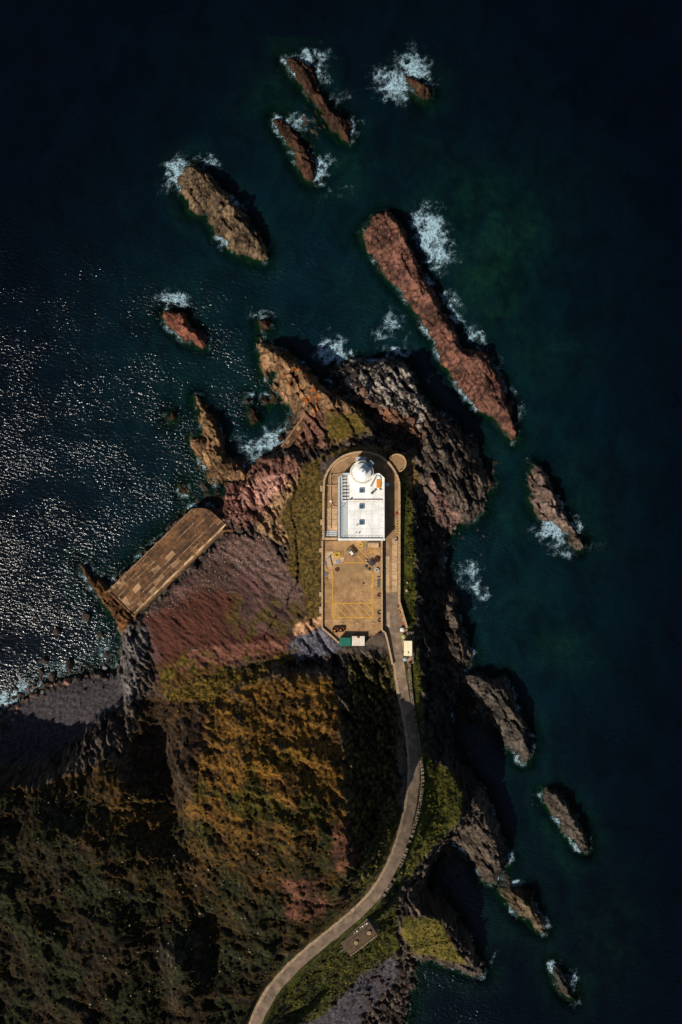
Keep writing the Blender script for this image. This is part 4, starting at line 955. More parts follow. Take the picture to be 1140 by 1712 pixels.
for a, b_ in (((213,380),(213,858)),((619,400),(619,858)),((210,712),(623,712)),((210,856),(623,856)),((330,305),(530,305)),((235,715),(360,853)),((315,715),(445,853)),((388,715),(525,853)),((468,715),(604,853)),((545,715),(616,783)),((216,780),(288,853)),((455,225),(530,300)),((475,165),(570,262)),((575,165),(625,210)),((575,215),(645,170))): yl(a, b_, .26)
ym.build('yellow_marking', yellow, tr_)
def small(name, label, cat, fr, x, y, z): c = (UP if fr == 'U' else TP)(x, y, z+.3); return thing(name, label, cat, (c[0], c[1], z)), c
# paving slabs lying about
for x, y, lab in ((503,605,'loose pale slab lying right of the middle of the marked terrace'),(462,910,'loose pale block below the yellow hatching, the left one of two'),(620,912,'loose pale block below the right corner of the yellow hatching'),(300,912,'faint flat block below the left of the yellow hatching'),(492,700,'small pale stone sitting on the top line of the yellow hatching')):
    c = UP(x, y, ZT); tag(MB().box(c[0], c[1], ZT+.02, .75, .55, .16, rng.random()).build('concrete_block', concl), lab, 'block')
c = UP(527, 510, ZT); tag(MB().cyl(c[0], c[1], ZT+.02, ZT+.07, .38, n=14).build('drain_cover', dkmetal), 'dark round drain cover in the middle of the marked terrace', 'drain cover')
# long trough near the house
o, c = small('storage_trough', 'long grey lidded trough lying against the south wall of the house', 'trough', 'U', 617, 130, ZT)
MB().box(c[0], c[1], ZT, 4.0, 1.5, .5).build('lid', concl, o); MB().box(c[0], c[1]+.85, ZT, 4.2, .35, .9).build('back_board', greyst, o)
for s in (-1, 1): MB().box(c[0]+s*2.12, c[1]-.05, ZT, .16, 1.7, .8).build('end_panel', greyst, o)
# compressor trailer
o, c = small('compressor_trailer', 'white topped machine on a dark two-wheeled trailer parked askew on the terrace', 'trailer', 'U', 402, 195, ZT)
ra = R(-50); 
def loc(dx, dy, a=ra, c=None): return (c[0]+dx*math.cos(a)-dy*math.sin(a), c[1]+dx*math.sin(a)+dy*math.cos(a))
p = loc(0, 0, c=c); MB().box(p[0], p[1], ZT+.35, 3.2, 1.7, .22, ra).build('chassis', rust, o)
p = loc(.15, -.2, c=c); eng = MB().box(p[0], p[1], ZT+.58, 1.9, 1.0, .9, ra).build('engine_cover', bagw, o)
p = loc(-.5, -.2, c=c); MB().box(p[0], p[1], ZT+1.49, .4, .7, .08, ra).build('grille', dkmetal, eng)
p = loc(0, .75, c=c); MB().box(p[0], p[1], ZT+.58, 3.0, .35, .5, ra).build('side_rack', darkst, o)
p = loc(-1.2, -.1, c=c); MB().box(p[0], p[1], ZT+.58, .7, 1.2, .5, ra).build('tool_box', surf('olive_paint', c4(110,96,60), None), o)
p = loc(1.6, -.1, c=c); q = loc(2.5, -.1, c=c); MB().tube([(p[0],p[1],ZT+.45),(q[0],q[1],ZT+.4)], .07).build('drawbar', greyst, o)
for s in (-1, 1):
    p = loc(.2, s*1.0, c=c); a = loc(.2, s*.88, c=c); MB().tube([(a[0],a[1],ZT+.36),(p[0]+(p[0]-a[0]),p[1]+(p[1]-a[1]),ZT+.36)], .36, 14).build('wheel', tyre, o)
def coil(name, label, cat, x, y, r, m, z=ZT, turns=3, wob=.25, tr=.06, seed=0):
    c = UP(x, y, z); pts = []; q = random.Random(seed+int(x))
    for k in range(turns*18):
        a = k/18*2*math.pi; rr = r*(1-.12*(k/18)+wob*math.sin(a*1.7+seed)*.5)
        pts.append((c[0]+rr*math.cos(a)+.2*math.sin(a*.31+seed), c[1]+rr*.85*math.sin(a), z+tr+.04*(k/18)+.02))
    tag(MB().tube(pts, tr, 5).build(name, m), label, cat)
coil('hose_coil', 'big tangle of yellow hose on the pale part of the terrace', 'hose', 262, 222, 1.1, yhose, turns=4, tr=.11)
coil('hose_coil', 'small loop of yellow hose just below the house wall', 'hose', 500, 122, .75, yhose, turns=3, tr=.11)
coil('hose_coil', 'pale blue hose coil below the yellow tangle', 'hose', 270, 295, .65, bhose, turns=3, tr=.08)
coil('rope_coil', 'heap of brown rope left of the crab pots', 'rope', 262, 372, .7, rust, turns=3, wob=.5, tr=.07)
coil('tyre_ring', 'brown cable drum hoop by the terrace edge, uppermost of three', 'hoop', 685, 628, .75, rust, turns=3, wob=0, tr=.12)
coil('tyre_ring', 'dark half-open hoop by the retaining wall beside the hatching top', 'hoop', 684, 803, .8, tyre, turns=2, wob=0.1, tr=.12)
coil('tyre_ring', 'dark hoop by the retaining wall, lowest of three', 'hoop', 688, 880, .75, tyre, turns=2, wob=0.1, tr=.12)
coil('tyre_ring', 'faint ring lying on the ramp right of the white shed, left one', 'hoop', 586, 1030, .55, rust, z=29.7, turns=2, wob=0, tr=.07)
coil('tyre_ring', 'faint ring lying on the ramp right of the white shed, right one', 'hoop', 660, 1028, .65, rust, z=29.7, turns=2, wob=0, tr=.07)
sheet('cement_spill', [UP(*p, ZT) for p in [(150,190),(215,195),(250,240),(335,250),(325,290),(240,320),(185,350),(150,290)]], ZT+.017, concl, tr_)
for (a, b_, lab, m_) in (((148,272),(205,225),'dark pole lying across the cement spill, upper one',tyre),((185,235),(212,335),'thick grey post lying on the cement spill',greyst),((205,190),(150,275),'thin white lath at the left of the cement spill',bagw)):
    p = UP(*a, ZT); q = UP(*b_, ZT); tag(MB().tube([(p[0],p[1],ZT+.16),(q[0],q[1],ZT+.16)], .09 if m_ is not greyst else .2, 6).build('pole', m_), lab, 'pole')
for x, y, lab, m_, a in ((135,310,'grey pallet leaning by the left terrace wall, uppermost',greyst,.1),(140,360,'weathered pallet by the left terrace wall, second down',planky,.5),(150,420,'grey pallet by the left terrace wall, third down',greyst,-.3),(150,470,'dark pallet by the left terrace wall, lowest',darkst,0)):
    c = UP(x, y, ZT); o = thing('pallet', lab, 'pallet', (c[0], c[1], ZT+.02), 'pallets by the terrace wall')
    for k in range(5): MB().box(c[0]+(k-2)*.26*math.cos(a), c[1]+(k-2)*.26*math.sin(a), ZT+.14, .18, 1.3, .04, a).build('slat', m_, o)
    for k in (-1, 0, 1): MB().box(c[0]-k*.55*math.sin(a), c[1]+k*.55*math.cos(a), ZT+.02, 1.25, .1, .11, a).build('bearer', m_, o)
# crab pots, chain heap, rope stack
for x, y, lab in ((548,345,'domed wire crab pot, left one of the pair'),(580,372,'domed wire crab pot, right one of the pair')):
    c = UP(x, y, ZT); o = thing('crab_pot', lab, 'crab pot', (c[0], c[1], ZT), 'crab pots')
    MB().cyl(c[0], c[1], ZT+.02, ZT+.12, .6, n=14).build('base', rust, o); h_ = MB()
    for k in range(4):
        a = k*math.pi/4; h_.tube([(c[0]+.6*math.cos(t)*math.cos(a), c[1]+.6*math.cos(t)*math.sin(a), ZT+.1+.5*math.sin(t)) for t in np.linspace(0, math.pi, 9)], .04, 4)
    h_.build('frame', greyst, o)
    MB().dome(c[0], c[1], ZT+.1, .52, .42, 12, 4).build('netting', surf('old_net', c4(150,140,104), c4(80,76,56), .9, 6), o)
def heap(name, label, cat, x, y, r, n, m_, seed, s=.3):
    q = random.Random(seed); c = UP(x, y, ZT); b_ = MB()
    for k in range(n):
        a = q.random()*6.28; rr = r*math.sqrt(q.random()); hh = (1-rr/r)*.7
        b_.box(c[0]+rr*math.cos(a), c[1]+rr*math.sin(a)*1.2, ZT+.02+hh*q.random(), s*q.uniform(.5, 1.4), s*q.uniform(.4, 1), s*.6, q.random()*3)
    tag(b_.build(name, m_, kind=None), label, cat)
heap('chain_heap', 'heap of rusty brown chain beside the retaining wall', 'chain', 663, 270, 1.0, 90, rust, 1)
heap('iron_heap', 'heap of dark grey scrap iron next to the rusty chain', 'scrap', 612, 300, 1.1, 90, surf('dark_iron', c4(84,80,84), c4(44,42,46), .6, 3), 2, .34)
for i_, (x, y, lab) in enumerate(((550,280,'pale block beside the scrap iron, upper one'),(555,305,'pale block beside the scrap iron, lower one'))):
    c = UP(x, y, ZT); tag(MB().box(c[0], c[1], ZT+.02, .8, .55, .4, .1*i_).build('concrete_block', concl), lab, 'block')
c = UP(657, 378, ZT); tub = thing('white_tub', 'white oval tub below the scrap heaps', 'tub', (c[0], c[1], ZT))
MB().cyl(c[0], c[1], ZT+.02, ZT+.5, .62, .75, 18).build('shell', bagw, tub); MB().cyl(c[0], c[1], ZT+.5, ZT+.53, .55, n=18).build('content', greyst, tub)
c = UP(678, 500, ZT); rk = thing('pipe_rack', 'narrow rack of poles and green netting along the retaining wall', 'rack', (c[0], c[1], ZT))
for k in range(4): p = UP(660+k*12, 500, ZT); MB().tube([(p[0],p[1]+1.9,ZT+.4),(p[0],p[1]-1.9,ZT+.4)], .06, 5).build('pole', (planky, greyst, greyst, planky)[k], rk)
for k in range(4): p = UP(678, 450+k*33, ZT); MB().box(p[0], p[1], ZT+.02, 1.5, .1, .3).build('crossbar', greyst, rk)
MB().box(c[0]+.1, c[1]-.4, ZT+.05, .9, 2.4, .28).build('net_bundle', surf('green_net', c4(92,112,88), c4(60,74,60), .9, 5), rk)

# ------------------------------------------------------------------ sheds, crates, cabin, bags
def shed(lab, x0, y0, x1, y1, roofm, wallm_, zr=31.9, zg=29.2, extra=None):
    a = UP(x0, y0, zr); b_ = UP(x1, y1, zr); cx_, cy_ = (a[0]+b_[0])/2, (a[1]+b_[1])/2; sx, sy = abs(b_[0]-a[0]), abs(b_[1]-a[1])
    o = thing('shed', lab, 'shed', (cx_, cy_, zg))
    MB().box(cx_, cy_, zg-.6, sx-.25, sy-.25, zr-zg+.5).build('wall', wallm_, o)
    n = max(2, int(round(sx/.9)))
    for k in range(n): MB().box(cx_-sx/2+sx*(k+.5)/n, cy_, zr-.1, sx/n-.03, sy, .12).build('roof_sheet', roofm, o)
    MB().box(cx_-sx*.2, cy_+sy/2-.1, zg, .9, .06, 2.0).build('door', brownw, o)
    return o, cx_, cy_, sx, sy, zr
shed('small shed with a plain green roof at the foot of the terrace', 287, 1057, 398, 1140, greenp_, greenp_)
o, cx_, cy_, sx, sy, zr = shed('white roofed shed with a small red brown hatch, next to the green one', 408, 1042, 537, 1138, surf('dirty_white_roof', c4(240,226,208), c4(214,196,176), .8, .5), wallm, 31.4)
MB().box(cx_+.05, cy_+sy/2-.35, zr+.03, .9, .5, .1).build('roof_hatch', rust, o)
for x, y, sx, sy, lab in ((242,980,1.75,1.55,'brown timber crate by the terrace corner, left of the pair'),(303,975,1.7,1.4,'brown timber crate by the terrace corner, right of the pair')):
    c = UP(x, y, ZT+.5); o = thing('crate', lab, 'crate', (c[0], c[1], ZT))
    for dx, dy, a, b_ in ((-sx/2,0,.08,sy),(sx/2,0,.08,sy),(0,-sy/2,sx-.1,.08),(0,sy/2,sx-.1,.08)): MB().box(c[0]+dx, c[1]+dy, ZT+.02, a, b_, .9).build('side_panel', brownw, o)
    MB().box(c[0], c[1], ZT+.02, sx-.12, sy-.12, .1).build('bottom', brownw, o)
    MB().box(c[0]-.3, c[1]-.3, ZT+.13, sx*.4, sy*.4, .5).build('load', surf('tan_load', c4(214,150,96), None), o)
a = UP(931, 1090, 31.8); b_ = UP(1013, 1240, 31.8); cx_, cy_ = (a[0]+b_[0])/2, (a[1]+b_[1])/2; sx, sy = b_[0]-a[0], a[1]-b_[1]; zg = 29.1
o = thing('site_cabin', 'long cream roofed cabin parked at the right edge of the road', 'cabin', (cx_, cy_, zg))
MB().box(cx_, cy_, zg+.25, sx-.12, sy-.12, 2.4).build('wall', bagw, o)
for k in (-1, 1): MB().box(cx_+k*sx/4, cy_, zg+2.65, sx/2-.02, sy, .1).build('roof_sheet', creamp, o)
MB().box(cx_+.1, cy_-sy*.27, zg+2.75, .4, .6, .12).build('roof_vent', greyst, o)
for k in (-1, 1): MB().box(cx_-sx/2-.0, cy_+k*1.3, zg+1.2, .1, 1.0, .9).build('window', glass, o)
MB().box(cx_-sx/2-.0, cy_, zg+.3, .1, .85, 2.0).build('door', greyst, o)
for k in (-1, 0, 1): MB().box(cx_, cy_+k*sy*.4, zg-.15, sx-.4, .3, .42).build('skid', rust, o)
def bag(lab, x, y, sx, sy, m_, rot, zg=29.1, straps=True):
    c = UP(x, y, zg+1); o = thing('bulk_bag', lab, 'bulk bag', (c[0], c[1], zg))
    hw, hh = sx/2, sy/2; b_ = MB(); n = 16
    pl_ = lambda k: [(c[0]+k*(abs(math.cos(t))**.5*math.copysign(hw, math.cos(t))*math.cos(rot)-abs(math.sin(t))**.5*math.copysign(hh, math.sin(t))*math.sin(rot)), c[1]+k*(abs(math.cos(t))**.5*math.copysign(hw, math.cos(t))*math.sin(rot)+abs(math.sin(t))**.5*math.copysign(hh, math.sin(t))*math.cos(rot))) for t in np.linspace(0, 2*math.pi, n+1)[:-1]]
    b_.prism(pl_(.92), zg, zg+.9, pl_(1)); b_.prism(pl_(1), zg+.9, zg+1.1, pl_(.8)); b_.build('sack', m_, o, True)
    if straps:
        for d in (R(45), R(-45)): MB().box(c[0], c[1], zg+1.1+.01*(d > 0), 1.3, .1, .03, rot+d).build('strap', strapm, o)
bag('white bulk bag standing uppermost by the roadside wall', 915, 977, 1.6, 1.45, bagw, R(-4), straps=False)
bag('yellow green bulk bag with a dark cross of straps, above the cabin', 929, 1046, 1.35, 1.4, bagg, 0)
bag('pale blue bulk bag with crossed straps at the lower end of the cabin', 945, 1275, 1.35, 1.2, bagb, R(-8))
q = random.Random(3)
o = thing('cabin_wall', 'broken rubble wall behind the cabin and bulk bags', 'wall', (*UP(1030, 1150, 29), 28.6))
for k in range(34):
    t = k/33; p = (1025+rng.uniform(-5, 5), 1015+t*290) if k > 4 else (965+k*15, 1015)
    c = UP(*p, 30); MB().box(c[0], c[1], 28.4, rng.uniform(.4, .7), rng.uniform(.8, 1.3), 1.0+rng.random()*.5, rng.uniform(-.2, .2)).build('stone', rng.choice(rubble), o)
for k in range(10):                        # brick and plank debris along the wall bend
    t = k/9; c = UP(880+t*55+q.uniform(-8, 4), 740+t*185, 29.3)
    tag(MB().box(c[0], c[1], ZG+.03, q.uniform(.4, .9), q.uniform(.3, .6), q.uniform(.15, .4), q.random()*3).build('broken_brick', q.choice([rust, redp, planky, wallm2])), 'broken brick or board dumped along the bend of the yard wall', 'debris', 'debris along the wall bend')
c = TP(857, 773, 29.3); tag(MB().box(c[0], c[1], ZG, .5, .9, .4, .2).build('fuel_can', redp), 'small red can on the narrow yard right of the house', 'can')
for x, y, lab in ((855,885,'yellow hose looped against the right yard wall, upper one'),(856,960,'yellow hose looped against the right yard wall, lower one')):
    c = TP(x, y, ZG); pts = [(c[0]+.45*math.sin(k*.9), c[1]+1.1-k*.13, ZG+.12+.1*math.sin(k)) for k in range(18)]
    tag(MB().tube(pts, .1, 5).build('hose', yhose), lab, 'hose')
c = TP(852, 1030, ZG); sk = thing('work_bag', 'black and white bag beside the yellow hoses in the yard', 'bag', (c[0], c[1], ZG)); MB().box(c[0], c[1], ZG, .7, .9, .4, .3).build('sack', tyre, sk); MB().box(c[0]-.1, c[1]+.3, ZG+.4, .5, .3, .1, .3).build('flap', bagw, sk)
pts = [(*TP(x, y, ZG+.1), ZG+.06) for x, y in smooth_line([(755,668),(775,655),(790,690),(752,720),(790,760),(760,800),(800,835)], 2)]
tag(MB().tube(pts, .07, 5).build('cable', tyre), 'dark cable snaking over the narrow yard right of the house', 'cable')
DZ = 0.0
c = P(665, 1134, TZ(665,1134,29.7)); zp = hz(*c)+.25; pt = thing('drain_pit', 'small square drain pit with a pale rim at the fork of the road', 'drain', (c[0], c[1], zp-.3))
for dx, dy, a, b_ in ((-.48,0,.16,1.5),(.48,0,.16,1.5),(0,.68,.8,.16),(0,-.68,.8,.16)): MB().box(c[0]+dx, c[1]+dy, zp-.7, a, b_, .75).build('rim', wallm2, pt)
MB().box(c[0], c[1], zp-.7, .8, 1.2, .5).build('grating', rust, pt)
for x, y, r, lab in ((965,503,.42,'pale boulder on the grass strip, smaller upper one'),(960,582,.62,'pale boulder on the grass strip, larger lower one')):
    c = UP(x, y, 16.6)
    tag(MB().dome(c[0], c[1], hz(*c)-.15, r, r*1.1, 9, 3).build('pale_boulder', wallm2), lab, 'boulder')

# ------------------------------------------------------------------ road, kerb, rubble wall
rl_ = smooth_line(road_w, 2)
rl_ = [p for p in rl_]
rl_ = dens(rl_, .8)
MB().strip(rl_, 3.8, -.35, .035, wob=.12).build('road', asph, kind='structure')
MB().strip(rl_, .85, -.2, .075, off=-1.75, wob=.13).build('road_verge_kerb', kerbm, kind='structure')
q = random.Random(9)
for k in range(9):
    i = q.randrange(30, len(rl_)-4); p = rl_[i]; a = math.atan2(rl_[i+1][1]-p[1], rl_[i+1][0]-p[0])
    pass
wl = smooth_line([P(*p[:2], p[2])+(p[2],) for p in [(a_, b2, TZ(a_, b2, c2)) for a_, b2, c2 in [(684,1108,29.8),(686,1143,30),(691,1187,30.4),(698,1227,31),(704,1273,31.6),(707,1300,32),(705,1327,32.5),(699,1360,33),(689,1395,34),(676,1432,35),(660,1468,36),(640,1500,37)]]], 2)
dl = dens(wl, .62); rw = thing('rubble_wall', 'low rubble stone wall following the outer side of the road bend', 'wall', (dl[len(dl)//2][0], dl[len(dl)//2][1], dl[len(dl)//2][2]-.5))
stm = [MB(), MB(), MB()]
for i, (a, b_) in enumerate(zip(dl[:-1], dl[1:])):
    ang = math.atan2(b_[1]-a[1], b_[0]-a[0]); L = math.hypot(b_[0]-a[0], b_[1]-a[1])
    fade = 1 if i < len(dl)*.72 else .6
    if fade < 1 and q.random() < .4: continue
    for s in (-.24, .24):
        x = (a[0]+b_[0])/2-math.sin(ang)*s; y = (a[1]+b_[1])/2+math.cos(ang)*s
        q.choice(stm).box(x, y, a[2]-1.2, L*q.uniform(.8, 1.05), .44*q.uniform(.8, 1.1), 1.2+(.55+q.uniform(-.12, .2))*fade, ang+q.uniform(-.12, .12))
for k in range(3): stm[k].build('stones', rubble[k], rw, kind='stuff')

# ------------------------------------------------------------------ stone quay
ZQ = 4.6
qp = [P(*p, ZQ) for p in Q('B', [(155,435),(520,80),(545,76),(572,77),(600,88),(672,150),(645,178),(275,540),(266,548)])]
qc = P(*Q('B', [(400,310)])[0], ZQ)
qy = thing('stone_quay', 'broad brown stone quay platform with a rounded upper end, jutting between shore and scree', 'quay', (qc[0], qc[1], -1))
MB().prism(qp, -2.0, ZQ-.06).build('core', mortar, qy)
MB().prism([P(*p, ZQ) for p in Q('B', [(668,146),(695,168),(643,180)])], -2.0, ZQ+.02).build('corner_stone', quaym[2], qy)
A0 = Vector(P(*Q('B', [(155,435)])[0], ZQ)); A1 = Vector(P(*Q('B', [(520,80)])[0], ZQ)); ux_ = (A1-A0).normalized(); vx_ = Vector((ux_.y, -ux_.x))
q = random.Random(21); rows = [(.15,1.0)]; v = 1.15
while v < 11.6: h_ = q.choice([1.2,1.5,1.8,1.6]); rows.append((v, h_)); v += h_
for ri, (v0, hh) in enumerate(rows):
    u = -1.0+q.random()
    while u < 60:
        L = q.uniform(1.6, 4.2) if ri else q.uniform(.9, 1.3); gap = .05 if q.random() < .65 else q.uniform(.1, .24); gv_ = .04 if q.random() < .7 else .14
        p = [A0+ux_*uu+vx_*vv for uu, vv in ((u, v0),(u+L-gap, v0),(u+L-gap, v0+hh-gv_),(u, v0+hh-gv_))]
        pc = clip([(t.x, t.y) for t in p], qp)
        if pc and len(pc) >= 3:
            lightz = (v0 > 5 and 8 < u < 26 and q.random() < .5) or (u < 9 and q.random() < .4)
            mm = quaym[3] if lightz and q.random() < .6 else quaym[2] if ri == 0 else q.choice(quaym[:3])
            MB().prism(pc, ZQ-.5, ZQ+(.06 if ri else .22)+q.uniform(-.05, .07)).build('slab', mm, qy)
        u += L
MB().strip([P(*p, ZQ) for p in Q('B', [(652,176),(460,362),(277,536),(270,570)])], .75, ZQ-2.5, ZQ+.42).build('edge_beam', quaym[2], qy)
MB().strip([P(*p, ZQ) for p in Q('B', [(162,440),(268,545)])], .6, ZQ-2.5, ZQ+.35).build('edge_beam', quaym[2], qy)
rw2 = [P(*p, 5.5) for p in Q('B', [(648,176),(690,174),(732,181)])]
tag(MB().strip(rw2, .8, 2.5, 6.0).build('quay_return_wall', quaym[2]), 'short pale wall running from the quay corner into the red rocks', 'wall')
# ruined slipway wall
c = P(*Q('E', [(905,935)])[0], 7); sw = thing('ruined_slipway', 'ruined concrete slipway wall on the left promontory above the cove', 'slipway', (c[0], c[1], 2))
sp_ = [P(*p, 7) for p in Q('E', [(815,1020),(855,1042),(1002,868),(985,822),(952,832)])]
MB().prism(sp_, 1.0, 7.0).build('body', quaym[0], sw)
MB().strip([P(*p, 7) for p in Q('E', [(822,1020),(955,838),(985,828)])], .5, 6.9, 7.5).build('edge_beam', quaym[3], sw)
MB().strip([P(*p, 7) for p in Q('E', [(852,1034),(996,866)])], .35, 6.9, 7.25).build('edge_beam', quaym[2], sw)
for k in range(6):
    a = Q('E', [(835+22*k, 1020-27*k)])[0]; c = P(*a, 7); MB().box(c[0], c[1], 6.98, 1.6, 1.3, .08+rng.random()*.1, R(50)).build('slab', rng.choice(quaym), sw)

# ------------------------------------------------------------------ engine house by the road bend
kp = lambda pts, z: [P(*p, z) for p in Q('K', pts)]
ZE = 37.0; e0 = kp([(700,590)], ZE)[0]
eh = thing('engine_house', 'small sunken flat roofed blockhouse with two round roof vents below the road bend', 'blockhouse', (e0[0], e0[1], 34))
rf = kp([(598,622),(738,492),(795,578),(650,690)], ZE); MB().prism(rf, 31, ZE).build('wall', rubble[1], eh)
MB().prism(kp([(606,624),(737,503),(787,578),(652,682)], ZE), ZE, ZE+.08).build('roof', surf('mossy_roof', c4(96,76,52), c4(64,50,34), .9, .7), eh)
ln = kp([(650,690),(795,578)], ZE); n = 12
for k in range(n):
    t = (k+.5)/n; p = (ln[0][0]+(ln[1][0]-ln[0][0])*t, ln[0][1]+(ln[1][1]-ln[0][1])*t)
    MB().box(p[0], p[1], ZE, .72, .22, .35, math.atan2(ln[1][1]-ln[0][1], ln[1][0]-ln[0][0])).build('parapet_block', kerbm, eh)
for p in ((750,570),(682,622)):
    c = kp([p], ZE+.5)[0]; vn = MB().cyl(c[0], c[1], ZE+.05, ZE+.5, .62, n=20).build('round_vent', kerbm, eh); MB().cyl(c[0], c[1], ZE+.5, ZE+.55, .45, n=18).build('cap', wallm, vn)
MB().strip(kp([(612,612),(742,510)], ZE), .2, ZE, ZE+.3).build('ridge_beam', dkmetal, eh)
MB().strip(kp([(640,618),(752,530)], ZE), .12, ZE+.08, ZE+.25).build('ridge_beam', dkmetal, eh)
for k, (x, y) in enumerate(((672,570),(686,560),(705,540),(716,534),(728,524),(738,520))):
    c = kp([(x, y)], ZE+.3)[0]; MB().box(c[0], c[1], ZE+.08, .55, .35, .3, R(35)).build('chimney_block', bagw if k % 2 else kerbm, eh)
ld = MB(); a, b_ = kp([(595,668),(622,650)], 36)
for s in (-.2, .2): ld.tube([(a[0], a[1]+s, 36.2), (b_[0], b_[1]+s, 36.6)], .05, 5)
for t in np.linspace(.1, .9, 5): ld.box(a[0]+(b_[0]-a[0])*t, a[1]+(b_[1]-a[1])*t, 36.2+.4*t, .06, .45, .06)
ld.build('ladder', greyst, eh)

# ------------------------------------------------------------------ boulders and loose stones
def rock_template(seed, sub=2):
    import bmesh
    bm = bmesh.new(); bmesh.ops.create_icosphere(bm, subdivisions=sub, radius=1)
    q = random.Random(seed); planes = [(Vector((q.gauss(0,1), q.gauss(0,1), q.gauss(0,1))).normalized(), q.uniform(.55, .85)) for _ in range(9)]
    for v in bm.verts:
        for n_, d_ in planes:
            t = v.co.dot(n_)
            if t > d_: v.co -= n_*(t-d_)
        v.co *= 1+q.uniform(-.05, .05)
    me = bpy.data.meshes.new('boulder'); bm.to_mesh(me); bm.free(); return me
def rock_mat(name, a, b_): return surf(name, c4(*a), c4(*b_), .85, 1.1, .8, bscale=3)
RM = dict(dark=rock_mat('wet_boulder', (64,46,38), (30,22,20)), brown=rock_mat('brown_boulder', (120,86,66), (72,50,40)), grey=rock_mat('grey_boulder', (128,122,122), (84,80,82)), red=rock_mat('red_boulder', (156,108,92), (104,68,58)))
TM = {}
for k_, m_ in RM.items():
    TM[k_] = []
    for s_ in range(5):
        me_ = rock_template(s_*7+len(k_)); me_.materials.append(m_); TM[k_].append(me_)
taken = []
def boulder(px_, py_, r, kind, label, group, q, cat='boulder'):
    z0_ = 1.5; x, y = P(px_, py_, z0_)
    g = max(hz(x, y), -.6); x, y = P(px_, py_, max(g, 0)); g = max(hz(x, y), -.5)
    for tx, ty, tr2 in taken:
        if math.hypot(tx-x, ty-y) < (tr2+r)*.75: return
    taken.append((x, y, r))
    o = bpy.data.objects.new('boulder', q.choice(TM[kind])); sc.collection.objects.link(o)
    o.location = (x, y, g+r*.15); o.rotation_euler = (q.uniform(-.3, .3), q.uniform(-.3, .3), q.random()*6.28)
    o.scale = (r*q.uniform(.85, 1.25), r*q.uniform(.75, 1.0), r*q.uniform(.55, .8)); tag(o, label, cat, group)
q = random.Random(5)
for x, y, r, lab in ((146,1032,2.1,'largest dark boulder standing in the glitter below the quay'),(94,1057,1.9,'dark round boulder in the glitter, left of the largest one'),(167,1061,1.6,'dark boulder between the quay foot and the beach rocks'),(116,1023,1.0,'small pale brown boulder left of the largest one in the glitter'),(72,1104,1.8,'dark boulder at the outer left end of the beach rocks'),(116,1110,2.4,'biggest dark boulder heading the beach rocks'),(87,1133,2.3,'wide dark boulder in the beach rocks below the biggest one'),(177,1117,1.6,'pale grey flat block at the right end of the beach rocks')):
    boulder(x, y, r*1.12, 'grey' if 'pale grey' in lab else 'brown' if 'pale' in lab else 'dark', lab, None, q)
for k in range(240):
    t = q.random(); x = t*205-4; base = np.interp(x, [0,28,56,79,118,157,196], [1190,1172,1150,1133,1126,1118,1108])
    y = base+q.gauss(0, 13)+3; r = q.choice([.5,.6,.7,.9,1.1,1.5]); 
    kd = q.choices(['dark','brown','grey','red'], [6,2,1,1])[0] if y > base-6 else 'dark'
    boulder(x, y, r*1.1, kd, {'dark':'dark wet boulder in the crowded rocks along the lower left beach','brown':'brown boulder in the crowded rocks along the lower left beach','grey':'grey boulder in the crowded rocks along the lower left beach','red':'reddish boulder in the crowded rocks along the lower left beach'}[kd], {'dark':'dark beach boulders','brown':'brown beach boulders','grey':'grey beach boulders','red':'reddish beach boulders'}[kd], q)
for k in range(26):
    x = q.uniform(60, 200); y = q.uniform(1060, 1110); boulder(x, y, q.choice([.4,.6,.8]), 'dark', 'small dark rock awash off the lower left beach', 'small rocks awash', q)
for k in range(90):
    x = q.uniform(600, 680); y = q.uniform(1610, 1710)
    if x+.35*(y-1610) < 625: continue
    boulder(x, y, q.choice([.5,.7,.9,1.3,1.7]), 'dark', 'dark boulder on the shady shore at the bottom of the picture', 'bottom shore boulders', q)
for k in range(60):
    t = q.random(); x = 598+t*110+q.gauss(0, 5); y = 655+t*72+q.gauss(0, 7)
    boulder(x, y, q.choice([.8,1.1,1.5,1.9]), 'brown', 'brown boulder in the row along the dark chasm above the lighthouse', 'chasm boulders', q)
for k in range(34):
    x = q.uniform(560, 610); y = q.uniform(612, 652); boulder(x, y, q.choice([.8,1.1,1.6]), 'dark', 'dark boulder at the mouth of the chasm', 'chasm mouth boulders', q)
for k in range(30):
    x = q.uniform(755, 815); y = q.uniform(880, 1030); boulder(x, y, q.choice([.4,.6,.9]), 'dark', 'dark rock awash in foam off the right cliff', 'rocks awash off the cliff', q)
for k in range(34):
    x = q.uniform(372, 412); y = q.uniform(806, 872); boulder(x, y, q.choice([.5,.7,1.0]), 'red', 'reddish block in the rock pile above the quay', 'red rock pile', q)
